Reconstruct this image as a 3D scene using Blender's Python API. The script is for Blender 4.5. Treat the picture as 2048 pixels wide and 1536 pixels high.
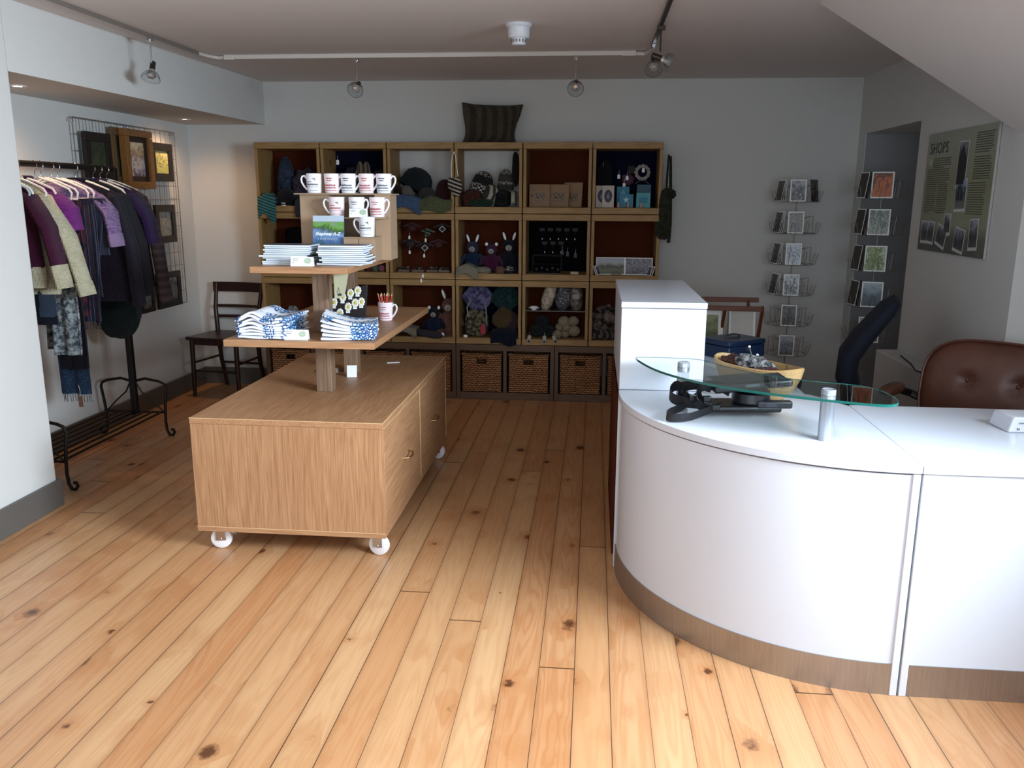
import bpy, bmesh, math, random
from mathutils import Vector, Matrix, Euler, noise
for o in list(bpy.data.objects): bpy.data.objects.remove(o)
PI = math.pi; rad = math.radians
SC = bpy.context.scene; COL = SC.collection

# ---------------------------------------------------------------- camera, exposure, light
FPX = 1682.1
cam = bpy.data.cameras.new('camera'); cam.sensor_fit = 'HORIZONTAL'; cam.sensor_width = 36.0
cam.lens = 36.0 * FPX / 2048.0; cam.clip_start = 0.05; cam.clip_end = 60
camo = bpy.data.objects.new('camera', cam); COL.objects.link(camo); SC.camera = camo
camo.matrix_world = (Matrix.Translation((0, 0, 1.5)) @ Matrix.Rotation(rad(5.423), 4, 'Z')
                     @ Matrix.Rotation(rad(90 - 12.505), 4, 'X') @ Matrix.Rotation(rad(0.3155), 4, 'Z'))
SC.view_settings.view_transform = 'Standard'; SC.view_settings.look = 'None'
SC.view_settings.gamma = 1.0; SC.view_settings.use_curve_mapping = False
SC.view_settings.exposure = 0.0
wd = bpy.data.worlds.new('sky'); SC.world = wd; wd.use_nodes = True
wd.node_tree.nodes['Background'].inputs[0].default_value = (0.72, 0.82, 1.0, 1)
wd.node_tree.nodes['Background'].inputs[1].default_value = 0.6

def area(name, loc, aim, sx, sy, power, col=(1, 1, 1), spread=180):
    l = bpy.data.lights.new(name, 'AREA'); l.shape = 'RECTANGLE'; l.size = sx; l.size_y = sy
    l.energy = power; l.color = col; l.spread = rad(spread)
    o = bpy.data.objects.new(name, l); COL.objects.link(o); o.location = loc
    d = Vector(aim) - Vector(loc); o.rotation_euler = d.to_track_quat('-Z', 'Y').to_euler()
    return o
def spot(name, loc, aim, power, size, blend, col, r=0.03):
    l = bpy.data.lights.new(name, 'SPOT'); l.energy = power; l.spot_size = rad(size); l.spot_blend = blend
    l.color = col; l.shadow_soft_size = r
    o = bpy.data.objects.new(name, l); COL.objects.link(o); o.location = loc
    d = Vector(aim) - Vector(loc); o.rotation_euler = d.to_track_quat('-Z', 'Y').to_euler()
    return o
# daylight coming in through the window in the wall behind the camera and the roof window above the counter
area('window_daylight', (0.35, -0.56, 1.45), (0.30, 3.0, 0.55), 2.5, 1.2, 29, (0.80, 0.91, 1.0), 120)
area('dormer_window_daylight', (1.90, 1.55, 1.74), (-1.6, 2.2, 0.55), 1.25, 0.70, 125, (0.74, 0.88, 1.0), 110)
# recessed downlights in the alcove
DOWN = [(-2.90, 4.19), (-2.93, 6.02)]
for (x, y) in DOWN:
    spot('downlight_bulb', (x, y, 2.022), (x, y, 0), 18, 150, 1.0, (1.0, 0.62, 0.34))

# ---------------------------------------------------------------- helpers
def lin(c):
    if isinstance(c, str):
        c = c.lstrip('#'); c = [int(c[i:i + 2], 16) / 255 for i in (0, 2, 4)]
        c = [x / 12.92 if x <= .04045 else ((x + .055) / 1.055) ** 2.4 for x in c]
    return (c[0], c[1], c[2], 1.0)
class MB:
    def __init__(s): s.v = []; s.f = []; s.mi = []
    def add(s, vs, fs, mi=0, M=None):
        b = len(s.v)
        for v in vs:
            v = Vector(v); s.v.append(M @ v if M is not None else v)
        for f in fs: s.f.append([b + i for i in f]); s.mi.append(mi)
        return s
    def box(s, x0, x1, y0, y1, z0, z1, mi=0, M=None):
        vs = [(x, y, z) for z in (z0, z1) for y in (y0, y1) for x in (x0, x1)]
        return s.add(vs, [(0, 2, 3, 1), (4, 5, 7, 6), (0, 1, 5, 4), (2, 6, 7, 3), (0, 4, 6, 2), (1, 3, 7, 5)], mi, M)
    def bar(s, p, q, w, h, mi=0, up=(0, 0, 1)):
        p = Vector(p); q = Vector(q); d = (q - p); L = d.length; d.normalize(); u = Vector(up)
        if abs(d.dot(u)) > .98: u = Vector((0, 1, 0))
        sx = d.cross(u).normalized(); sz = sx.cross(d)
        M = Matrix((sx, d, sz)).transposed().to_4x4(); M.translation = p
        return s.box(-w / 2, w / 2, 0, L, -h / 2, h / 2, mi, M)
    def tube(s, path, r, n=8, closed=False, mi=0, flat=1.0):
        P = [Vector(p) for p in path]; k = len(P); R = r if isinstance(r, (list, tuple)) else [r] * k
        up = Vector((0, 0, 1)); rings = []; prev = None
        for i in range(k):
            if closed: t = P[(i + 1) % k] - P[i - 1]
            else: t = P[min(i + 1, k - 1)] - P[max(i - 1, 0)]
            t.normalize()
            if prev is None:
                a = up if abs(t.dot(up)) < .9 else Vector((1, 0, 0)); x = t.cross(a).normalized()
            else: x = (prev - t * prev.dot(t)).normalized()
            prev = x; y = t.cross(x)
            rings.append([P[i] + x * math.cos(2 * PI * j / n) * R[i] + y * math.sin(2 * PI * j / n) * R[i] * flat for j in range(n)])
        vs = [v for q in rings for v in q]; fs = []
        for i in range(k if closed else k - 1):
            a = i * n; b = ((i + 1) % k) * n
            for j in range(n): fs.append((a + j, a + (j + 1) % n, b + (j + 1) % n, b + j))
        if not closed: fs.append(tuple(range(n))[::-1]); fs.append(tuple((k - 1) * n + j for j in range(n)))
        return s.add(vs, fs, mi)
    def cyl(s, p, q, r, r2=None, n=16, mi=0):
        return s.tube([p, q], [r, r if r2 is None else r2], n, mi=mi)
    def lathe(s, prof, n=24, c=(0, 0, 0), mi=0, M=None, sq=1.0, cap=True):
        vs = []; fs = []; k = len(prof)
        for (r, z) in prof:
            for j in range(n): a = 2 * PI * j / n; vs.append((c[0] + r * math.cos(a), c[1] + r * sq * math.sin(a), c[2] + z))
        for i in range(k - 1):
            for j in range(n): fs.append((i * n + j, i * n + (j + 1) % n, (i + 1) * n + (j + 1) % n, (i + 1) * n + j))
        if cap and prof[0][0] > 1e-4: fs.append(tuple(range(n))[::-1])
        if cap and prof[-1][0] > 1e-4: fs.append(tuple((k - 1) * n + j for j in range(n)))
        return s.add(vs, fs, mi, M)
    def prism(s, poly, z0, z1, mi=0, M=None):
        n = len(poly); vs = [(x, y, z0) for x, y in poly] + [(x, y, z1) for x, y in poly]
        fs = [tuple(range(n))[::-1], tuple(range(n, 2 * n))] + [(i, (i + 1) % n, n + (i + 1) % n, n + i) for i in range(n)]
        return s.add(vs, fs, mi, M)
    def ell(s, c, r, nu=16, nv=10, amp=0.0, fr=3.0, seed=0, e=1.0, M=None, mi=0, flatz=None):
        vs = []; fs = []; c = Vector(c)
        sg = lambda v: math.copysign(abs(v) ** e, v)
        for i in range(nv + 1):
            t = PI * i / nv - PI / 2
            for j in range(nu):
                a = 2 * PI * j / nu
                d = Vector((sg(math.cos(t)) * sg(math.cos(a)), sg(math.cos(t)) * sg(math.sin(a)), sg(math.sin(t))))
                k = 1 + (amp * noise.noise(d * fr + Vector((seed * 7.3, seed, 0))) if amp else 0)
                p = Vector((d.x * r[0], d.y * r[1], d.z * r[2])) * k
                if flatz is not None and p.z < flatz: p.z = flatz
                if M is not None: p = M @ p
                vs.append(c + p)
        for i in range(nv):
            for j in range(nu): fs.append((i * nu + j, i * nu + (j + 1) % nu, (i + 1) * nu + (j + 1) % nu, (i + 1) * nu + j))
        return s.add(vs, fs, mi)
    def loft(s, secs, n=28, wob=0.0, k=5, seed=0, mi=0):
        """secs: (cx, cy, z, rx, ry)"""
        vs = []; fs = []
        for i, (cx, cy, z, rx, ry) in enumerate(secs):
            for j in range(n):
                a = 2 * PI * j / n; w = 1 + wob * (i / len(secs)) * math.sin(k * a + seed + .4 * i)
                e = .75; ca, sa = math.cos(a), math.sin(a)
                vs.append((cx + math.copysign(abs(ca) ** e, ca) * rx, cy + math.copysign(abs(sa) ** e, sa) * ry * w + wob * ry * .8 * (i / len(secs)) * math.sin(k * ca * 2.2 + seed), z))
        for i in range(len(secs) - 1):
            for j in range(n): fs.append((i * n + j, i * n + (j + 1) % n, (i + 1) * n + (j + 1) % n, (i + 1) * n + j))
        fs.append(tuple(range(n))[::-1]); fs.append(tuple((len(secs) - 1) * n + j for j in range(n)))
        return s.add(vs, fs, mi)
    def sheet(s, fn, nu, nv, th=0.004, mi=0):
        """thick cloth: fn(u,v) -> point"""
        P = [[Vector(fn(i / nu, j / nv)) for i in range(nu + 1)] for j in range(nv + 1)]
        top = []; bot = []
        for j in range(nv + 1):
            for i in range(nu + 1):
                du = P[j][min(i + 1, nu)] - P[j][max(i - 1, 0)]; dv = P[min(j + 1, nv)][i] - P[max(j - 1, 0)][i]
                nn = du.cross(dv); nn = nn.normalized() if nn.length > 1e-9 else Vector((0, 0, 1))
                top.append(P[j][i] + nn * th / 2); bot.append(P[j][i] - nn * th / 2)
        W = nu + 1; K = W * (nv + 1); fs = []
        for j in range(nv):
            for i in range(nu):
                a = j * W + i; fs.append((a, a + 1, a + W + 1, a + W)); fs.append((K + a, K + a + W, K + a + W + 1, K + a + 1))
        for i in range(nu): fs.append((i, K + i, K + i + 1, i + 1)); a = nv * W + i; fs.append((a, a + 1, K + a + 1, K + a))
        for j in range(nv): a = j * W; fs.append((a, a + W, K + a + W, K + a)); a += nu; fs.append((a, K + a, K + a + W, a + W))
        return s.add(top + bot, fs, mi)
    def tf(s, M): s.v = [M @ v for v in s.v]; return s
    def build(s, name, mat, parent=None, loc=None, smooth=True, bevel=0, rot=None, seg=2):
        me = bpy.data.meshes.new(name); me.from_pydata([tuple(v) for v in s.v], [], s.f)
        mats = mat if isinstance(mat, (list, tuple)) else [mat]
        for m in mats: me.materials.append(m)
        if len(mats) > 1: me.polygons.foreach_set('material_index', s.mi)
        bm = bmesh.new(); bm.from_mesh(me); bmesh.ops.recalc_face_normals(bm, faces=bm.faces); bm.to_mesh(me); bm.free()
        if smooth:
            me.polygons.foreach_set('use_smooth', [True] * len(me.polygons)); me.set_sharp_from_angle(angle=rad(38))
        me.update()
        o = bpy.data.objects.new(name, me); COL.objects.link(o)
        if parent: o.parent = parent
        if loc: o.location = loc
        if rot: o.rotation_euler = rot
        if bevel:
            b = o.modifiers.new('bevel', 'BEVEL'); b.width = bevel; b.segments = seg; b.limit_method = 'ANGLE'; b.angle_limit = rad(50)
            b.harden_normals = False
        return o
def tag(o, label, cat, group=None, kind=None):
    o['label'] = label
    if cat: o['category'] = cat
    if group: o['group'] = group
    if kind: o['kind'] = kind
    return o
def thing(name, label, cat, loc=(0, 0, 0), rz=0, group=None, rot=None):
    o = bpy.data.objects.new(name, None); COL.objects.link(o); o.empty_display_size = .05
    o.location = loc; o.rotation_euler = rot if rot else (0, 0, rz)
    return tag(o, label, cat, group)
def struct(o): o['kind'] = 'structure'; return o
def dup(root, loc, label, rz=None, rot=None, group=None, scale=None):
    r = root.copy(); COL.objects.link(r); r.location = loc
    if rz is not None: r.rotation_euler = (0, 0, rz)
    if rot is not None: r.rotation_euler = rot
    if scale: r.scale = scale
    r['label'] = label
    if group: r['group'] = group
    for ch in list(root.children):
        c = ch.copy(); COL.objects.link(c); c.parent = r
        for g in list(ch.children):
            d = g.copy(); COL.objects.link(d); d.parent = c
    return r
ORD = ['', 'second', 'third', 'fourth', 'fifth', 'sixth', 'seventh', 'eighth', 'ninth', 'tenth', 'eleventh', 'twelfth', 'thirteenth']

# ---------------------------------------------------------------- materials
MC = {}
class NT:
    def __init__(s, name, rough=.5, metal=0.0, spec=.5, sheen=0):
        s.m = bpy.data.materials.new(name); s.m.use_nodes = True; s.t = s.m.node_tree
        s.b = s.t.nodes['Principled BSDF']; s.b.inputs['Roughness'].default_value = rough
        s.b.inputs['Metallic'].default_value = metal; s.b.inputs['Specular IOR Level'].default_value = spec
        if sheen: s.b.inputs['Sheen Weight'].default_value = sheen
        s._co = None
    def n(s, ty, **kw):
        x = s.t.nodes.new('ShaderNode' + ty)
        for k, v in kw.items():
            if k.startswith('i_'):
                key = k[2:]; key = int(key) if key.isdigit() else key.replace('_', ' ')
                s.put(x.inputs[key], v)
            else: setattr(x, k, v)
        return x
    def put(s, inp, v):
        if isinstance(v, bpy.types.NodeSocket): s.t.links.new(v, inp)
        elif isinstance(v, bpy.types.Node): s.t.links.new(v.outputs[0], inp)
        else: inp.default_value = v
    def co(s, kind='Object'):
        if s._co is None: s._co = s.n('TexCoord')
        return s._co.outputs[kind]
    def math(s, op, a, b=0.0, c=None):
        x = s.n('Math', operation=op); s.put(x.inputs[0], a); s.put(x.inputs[1], b)
        if c is not None: s.put(x.inputs[2], c)
        return x.outputs[0]
    def map(s, v, sc=(1, 1, 1), loc=(0, 0, 0), rot=(0, 0, 0)):
        x = s.n('Mapping'); s.put(x.inputs[0], v); x.inputs['Scale'].default_value = sc; x.inputs['Location'].default_value = loc
        x.inputs['Rotation'].default_value = rot; return x.outputs[0]
    def noise(s, v, scale=5, detail=3, rough=.5, dist=0, out='Fac'):
        x = s.n('TexNoise'); s.put(x.inputs['Vector'], v); x.inputs['Scale'].default_value = scale
        x.inputs['Detail'].default_value = detail; x.inputs['Roughness'].default_value = rough; x.inputs['Distortion'].default_value = dist
        return x.outputs[out]
    def ramp(s, f, stops, interp='LINEAR'):
        x = s.n('ValToRGB'); s.put(x.inputs[0], f); cr = x.color_ramp; cr.interpolation = interp
        while len(cr.elements) < len(stops): cr.elements.new(.5)
        for e, (p, c) in zip(cr.elements, stops): e.position = p; e.color = lin(c)
        return x.outputs[0]
    def mix(s, f, a, b, mode='MIX'):
        x = s.n('MixRGB', blend_type=mode); s.put(x.inputs[0], f)
        for i, v in ((1, a), (2, b)):
            if isinstance(v, (str, tuple, list)): v = lin(v)
            s.put(x.inputs[i], v)
        return x.outputs[0]
    def bump(s, h, st=.3, d=.01):
        x = s.n('Bump'); s.put(x.inputs['Height'], h); x.inputs['Strength'].default_value = st; x.inputs['Distance'].default_value = d
        s.t.links.new(x.outputs[0], s.b.inputs['Normal'])
    def col(s, c):
        if isinstance(c, (str, tuple, list)): c = lin(c)
        s.put(s.b.inputs['Base Color'], c); return s
def plain(c, rough=.5, metal=0, var=.06, bump=0.0, bs=60, name=None, spec=.5):
    key = ('p', str(c), rough, metal, var, bump, bs, spec)
    if key in MC: return MC[key]
    k = NT(name or 'paint_' + str(c).strip('#'), rough, metal, spec)
    f = k.noise(k.co(), 14, 3)
    a = lin(c); d = tuple(x * (1 - var) for x in a[:3]); e = tuple(min(1, x * (1 + var)) for x in a[:3])
    k.col(k.mix(f, d, e))
    if bump: k.bump(k.noise(k.co(), bs, 3), bump, .002)
    MC[key] = k.m; return k.m
def wood(name, c1, c2, axis='z', sc=1.0, rough=.45, fine=1.0, bump=.08, c3=None):
    key = ('w', name, axis)
    if key in MC: return MC[key]
    k = NT(name + '_' + axis, rough); A = {'x': (.06, 1, 1), 'y': (1, .06, 1), 'z': (1, 1, .06)}[axis]
    v = k.map(k.co(), tuple(a * sc for a in A))
    big = k.noise(v, 16, 3, .55, .6); w = k.math('SINE', k.math('MULTIPLY', big, 42.0))
    w = k.math('MULTIPLY_ADD', w, .5, .5)
    fn = k.noise(k.map(k.co(), tuple(a * sc * (1 if a == 1 else .4) for a in A)), 260 * fine, 2, .6)
    f = k.math('ADD', k.math('MULTIPLY', w, .13), k.math('MULTIPLY', fn, .87))
    c = k.ramp(f, [(.25, c2), (.75, c1)])
    c = k.mix(k.math('MULTIPLY', k.noise(k.co(), 3, 2), .5), c, c3 or c2)
    k.col(c); k.bump(fn, bump, .002); MC[key] = k.m; return k.m
def knit(c1, c2=None, scale=1.0, pat='rib', rough=.95, c3=None, name=None, st=.9):
    """knitted or woven wool: stitch bump plus a colour pattern"""
    c2 = c2 or c1; key = ('k', c1, c2, c3, scale, pat)
    if key in MC: return MC[key]
    k = NT(name or 'wool_' + pat + '_' + c1.strip('#'), rough, 0, .1, .08); v = k.co()
    sx = k.n('SeparateXYZ'); s_ = k.put(sx.inputs[0], v); X, Y, Z = sx.outputs
    XY = k.math('ADD', X, Y)
    vv = k.math('SINE', k.math('MULTIPLY', XY, 1050 * scale)); hz = k.math('SINE', k.math('ADD', k.math('MULTIPLY', Z, 1200 * scale), k.math('MULTIPLY', k.math('ABSOLUTE', vv), 2.0)))
    h = k.math('ADD', k.math('MULTIPLY', vv, .6), k.math('MULTIPLY', hz, .4))
    if pat == 'rib': f = k.math('MULTIPLY_ADD', vv, .5, .5)
    elif pat == 'tweed': f = k.ramp(k.noise(v, 170 * scale, 2, .7), [(.42, '#000000'), (.58, '#ffffff')])
    elif pat == 'marl': f = k.ramp(k.noise(k.map(v, (1, 1, 4)), 45 * scale, 2, .7), [(.35, '#000000'), (.65, '#ffffff')])
    elif pat == 'stripe': f = k.ramp(k.math('MULTIPLY_ADD', k.math('SINE', k.math('MULTIPLY', k.math('ADD', Z, k.math('MULTIPLY', X, .35)), 420 * scale)), .5, .5), [(.45, '#000000'), (.55, '#ffffff')])
    elif pat == 'vstripe': f = k.ramp(k.math('MULTIPLY_ADD', k.math('SINE', k.math('MULTIPLY', XY, 230 * scale)), .5, .5), [(.4, '#000000'), (.6, '#ffffff')])
    elif pat == 'fair':
        g = k.n('TexChecker', i_Vector=k.map(v, (1, 1, 1.3)), i_Scale=95.0 * scale); b = k.math('SINE', k.math('MULTIPLY', Z, 90 * scale))
        f = k.math('MULTIPLY', g.outputs[1], k.math('GREATER_THAN', b, -.1))
    elif pat == 'blotch': f = k.ramp(k.noise(v, 38 * scale, 3, .6), [(.4, '#000000'), (.6, '#ffffff')])
    elif pat == 'patch':
        g = k.n('TexVoronoi', distance='MANHATTAN', i_Vector=k.map(v, (1, .2, 1)), i_Scale=9.0 * scale); sp = k.n('SeparateXYZ'); k.put(sp.inputs[0], g.outputs['Color']); f = sp.outputs[0]
    else: f = k.noise(v, 30, 2)
    stops = [(0, c2), (1, c1)] if not c3 else [(0, c2), (.5, c3), (1, c1)]
    c = k.ramp(f, stops, 'CONSTANT' if pat == 'patch' and c3 else 'LINEAR')
    c = k.mix(.25, c, k.ramp(k.noise(v, 9, 2), [(.3, '#555555'), (.7, '#ffffff')]), 'MULTIPLY')
    k.col(c); k.bump(h, st, .003); MC[key] = k.m; return k.m
def picture(name, stops, seed=0, sc=3.0, mixz=.6, dist=.8, interp='LINEAR', rough=.45, axes='xz'):
    """printed picture: colour bands by height broken up by noise"""
    k = NT(name, rough); g = k.co('Generated'); sx = k.n('SeparateXYZ'); k.put(sx.inputs[0], g)
    nn = k.noise(k.map(g, (1, 1, 1), (seed * 3.7, seed * 1.3, seed)), sc, 6, .62, dist)
    z = sx.outputs[2] if axes == 'xz' else sx.outputs[1]
    f = k.math('ADD', k.math('MULTIPLY', z, mixz), k.math('MULTIPLY', k.math('SUBTRACT', nn, .5), 2.2 * (1.15 - mixz)))
    if mixz < .5: f = k.math('ADD', f, .5 - mixz / 2)
    k.col(k.ramp(f, stops, interp)); return k.m
def glass(name, col, rough=0.0, ior=1.45, alpha=None):
    k = NT(name, rough); k.b.inputs['Transmission Weight'].default_value = 1.0; k.b.inputs['IOR'].default_value = ior; k.col(col)
    return k.m

WALL = plain('#cbcac7', .75, 0, .02, .12, 90, 'wall_paint', .3)
CEIL = plain('#dcd6d3', .8, 0, .02, .08, 90, 'ceiling_paint', .3)
SKIRT = plain('#5c5854', .45, 0, .05, 0, 60, 'skirting_paint')
WHITE = plain('#cfd3dd', .22, 0, .01, 0, 60, 'white_laminate')
WHITE2 = plain('#d0d3da', .35, 0, .01, 0, 60, 'white_edge')
GAP = plain('#55565a', .7, 0, .02, 0, 60, 'shadow_joint')
STEEL = NT('brushed_steel', .38, .85); STEEL.col(STEEL.ramp(STEEL.noise(STEEL.map(STEEL.co(), (1, 1, .02)), 300, 2), [(.3, '#9d948c'), (.7, '#a9a098')])); STEEL = STEEL.m
CHROME = plain('#c8c8cc', .15, 1, .02)
WIRE = plain('#8d8a86', .4, .5, .03, 0, 60, 'wire_chrome')
BLACKM = plain('#17120f', .5, .3, .1, .1, 80, 'black_iron')
OAK = ('#c49a72', '#946644'); OAKZ = wood('oak_laminate', *OAK, 'z', 1.0); OAKY = wood('oak_laminate', *OAK, 'y', 1.0); OAKX = wood('oak_laminate', *OAK, 'x', 1.0)
OAKE = wood('oak_edge', '#c9a67c', '#ad8658', 'x', 1.5)
PINZ = wood('shelf_timber', '#b6925c', '#7f5f36', 'z', 1.2, .6); PINX = wood('shelf_timber', '#b6925c', '#7f5f36', 'x', 1.2, .6)
POST = wood('ridged_oak', '#9a7a60', '#65503e', 'z', 1.6, .55, .35, .35)
BACK = plain('#4a1e0a', .8, 0, .08, 0, 60, 'brown_board', .12)
DARKW = wood('dark_chair_wood', '#3a1c12', '#1d0d08', 'z', 1.5, .35)
TEAK = wood('teak_rail', '#7c3f22', '#552814', 'x', 1.5, .4)
MDF = plain('#a58a70', .7, 0, .06, .1, 200, 'mdf_board')
PAPER = plain('#eef0ee', .6, 0, .02, 0, 60, 'white_paper'); INK = plain('#20242a', .6, 0, .02)
def floor_mat():
    k = NT('pine_floorboards', .32); sx = k.n('SeparateXYZ'); k.put(sx.inputs[0], k.co()); X, Y = sx.outputs[0], sx.outputs[1]
    W = .1146; u = k.math('DIVIDE', k.math('ADD', X, 5.757), W); fl = k.math('FLOOR', u); fr = k.math('FRACT', u)
    r1 = k.n('TexWhiteNoise', noise_dimensions='1D'); k.put(r1.inputs['W'], fl)
    yo = k.math('ADD', k.math('DIVIDE', Y, 5.2), k.math('MULTIPLY', r1.outputs[0], 9.0)); jf = k.math('FRACT', yo); jl = k.math('FLOOR', yo)
    cb = k.n('CombineXYZ'); k.put(cb.inputs[0], fl); k.put(cb.inputs[1], jl); r2 = k.n('TexWhiteNoise', noise_dimensions='3D'); k.put(r2.inputs[0], cb.outputs[0])
    sp = k.n('SeparateXYZ'); k.put(sp.inputs[0], r2.outputs['Color'])
    off = k.n('VectorMath', operation='SCALE'); k.put(off.inputs[0], r2.outputs['Color']); off.inputs['Scale'].default_value = 23.0
    P = k.n('VectorMath', operation='ADD'); k.put(P.inputs[0], k.co()); k.put(P.inputs[1], off.outputs[0]); P = P.outputs[0]
    # knots
    vo = k.n('TexVoronoi', i_Scale=1.0); k.put(vo.inputs['Vector'], k.map(P, (7.2, 5.6, 0.0))); vo.inputs['Randomness'].default_value = .85
    vs = k.n('SeparateXYZ'); k.put(vs.inputs[0], vo.outputs['Color'])
    wob = k.math('MULTIPLY', k.math('SUBTRACT', k.noise(P, 70, 2), .5), .16)
    d = k.math('ADD', vo.outputs['Distance'], wob); size = k.math('MULTIPLY', k.math('MAXIMUM', k.math('SUBTRACT', vs.outputs[0], .22), 0.0), .30)
    on = k.math('GREATER_THAN', vs.outputs[0], .22)
    dd = k.math('DIVIDE', d, k.math('MAXIMUM', size, .001))
    knot = k.math('MULTIPLY', on, k.ramp(k.math('MULTIPLY', dd, .5), [(.34, '#ffffff'), (.60, '#000000')]))
    halo = k.math('MULTIPLY', on, k.ramp(k.math('MULTIPLY', dd, .2), [(.1, '#ffffff'), (.75, '#000000')]))
    # cathedral grain
    g = k.noise(k.map(P, (9.0, .55, 1)), 1.0, 3, .5, .35)
    ph = k.math('ADD', k.math('MULTIPLY', g, 90.0), k.math('MULTIPLY', halo, 5.0))
    ring = k.math('MULTIPLY_ADD', k.math('SINE', ph), .5, .5); ring = k.math('POWER', ring, 2.2)
    fine = k.noise(k.map(P, (150, 3.0, 1)), 1.0, 3, .6); blot = k.noise(k.map(P, (5, .9, 1)), 1.0, 3, .5, .5)
    c = k.mix(blot, '#d6aa80', '#b57c50')
    c = k.mix(k.math('MULTIPLY', ring, .50), c, '#a8683a')
    c = k.mix(k.math('MULTIPLY', fine, .40), c, '#9c6639'); c = k.mix(k.math('MULTIPLY', k.noise(k.map(P, (22, .5, 1)), 1.0, 3, .6, .4), .55), c, '#b1784c')
    c = k.mix(k.math('MULTIPLY', k.math('MAXIMUM', k.math('SUBTRACT', sp.outputs[0], .55), 0.0), .7), c, '#ad6a38')
    c = k.mix(k.math('MULTIPLY', sp.outputs[1], .2), c, '#ecd2a2')
    c = k.mix(k.math('MULTIPLY', halo, .45), c, '#a3602c')
    c = k.mix(k.math('MULTIPLY', knot, .88), c, '#43200f')
    edge = k.math('MINIMUM', fr, k.math('SUBTRACT', 1.0, fr))
    gw = k.math('MULTIPLY_ADD', k.math('POWER', r1.outputs[0], 2.0), .016, .005)
    ge = k.math('LESS_THAN', edge, gw); je = k.math('LESS_THAN', k.math('MINIMUM', jf, k.math('SUBTRACT', 1.0, jf)), .0006)
    gap = k.math('MAXIMUM', ge, je)
    c = k.mix(k.math('MULTIPLY', k.math('POWER', k.math('SUBTRACT', 1.0, k.math('MULTIPLY', edge, 2.0)), 5.0), .30), c, '#7d4d2a'); c = k.mix(k.math('MULTIPLY', gap, .85), c, '#2a160b'); k.col(c)
    cup = k.math('MULTIPLY', k.math('SUBTRACT', edge, .25), .0)
    h = k.math('SUBTRACT', k.math('MULTIPLY', k.math('POWER', k.math('MULTIPLY', edge, 2.0), .4), .5), k.math('MULTIPLY', gap, 1.0))
    h = k.math('ADD', h, k.math('MULTIPLY', fine, .06)); k.bump(h, .35, .004)
    k.put(k.b.inputs['Roughness'], k.math('MULTIPLY_ADD', fine, .2, .24)); return k.m
FLOOR = floor_mat()
# ---------------------------------------------------------------- the room
CZ = 2.345; YB = 6.5; XR = 1.88; XA = -3.15
def slab(name, x0, x1, y0, y1, z0, z1, m): return struct(MB().box(x0, x1, y0, y1, z0, z1).build(name, m, smooth=False))
slab('floor', -3.4, 3.0, -.9, YB + .25, -.06, 0, FLOOR)
slab('ceiling', -3.4, 3.0, -.9, YB + .25, CZ, CZ + .08, CEIL)
slab('wall_back', -3.4, 2.7, YB, YB + .12, 0, CZ, WALL)
slab('wall_alcove', XA - .12, XA, 3.6, YB, 0, CZ, WALL)
# left wall: pier near the camera, header above the alcove
o = MB().prism([(-3.3, -.7), (-2.585, -.7), (-2.600, 3.71), (-3.3, 3.71)], 0, CZ).build('wall_left', WALL, smooth=False, bevel=.012); struct(o)
o = MB().prism([(XA, 3.70), (-2.605, 3.70), (-2.525, YB), (XA, YB)], 2.035, CZ).build('wall_header', WALL, smooth=False); struct(o)
# rear wall with the window the daylight comes through
w = MB(); w.box(-2.6, -.95, -.70, -.60, 0, CZ); w.box(1.65, 2.6, -.70, -.60, 0, CZ); w.box(-.95, 1.65, -.70, -.60, 0, .75); w.box(-.95, 1.65, -.70, -.60, 2.1, CZ)
struct(w.build('wall_rear', WALL, smooth=False))
w = MB(); w.box(-.95, -.90, -.68, -.62, .75, 2.1); w.box(1.60, 1.65, -.68, -.62, .75, 2.1); w.box(-.95, 1.65, -.68, -.62, .75, .80); w.box(-.95, 1.65, -.68, -.62, 2.05, 2.1); w.box(.33, .37, -.68, -.62, .8, 2.05)
struct(w.build('window_1', WHITE2, smooth=False))
# right wall with the niche
w = MB(); N0, N1, NZ = 5.31, 6.34, 1.95
w.box(XR, XR + .5, 3.99, N0, 0, CZ); w.box(XR, XR + .5, N1, YB, 0, CZ); w.box(XR, XR + .5, N0, N1, NZ, CZ); w.box(XR + .42, XR + .5, N0, N1, 0, NZ)
struct(w.build('wall_right', WALL, smooth=False))
slab('wall_niche_shade', XR + .005, XR + .42, N1 - .006, N1 - .001, .0, NZ - .001, plain('#8d8f92', .8, 0, .02, 0, 60, 'niche_shade_grey'))  # thin slab over the niche's far face, its shade put into the grey
slab('wall_knee', 2.35, 2.47, -.7, 4.1, 0, 1.7, WALL)
# sloping ceiling over the counter: leaves the flat ceiling at x = .975 and falls to the right
w = MB(); SX0, SZ0 = .965, CZ; SX1, SZ1 = 2.5, CZ - .605 * (2.5 - .965)
M = Matrix.Rotation(PI / 2, 4, 'X')
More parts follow.
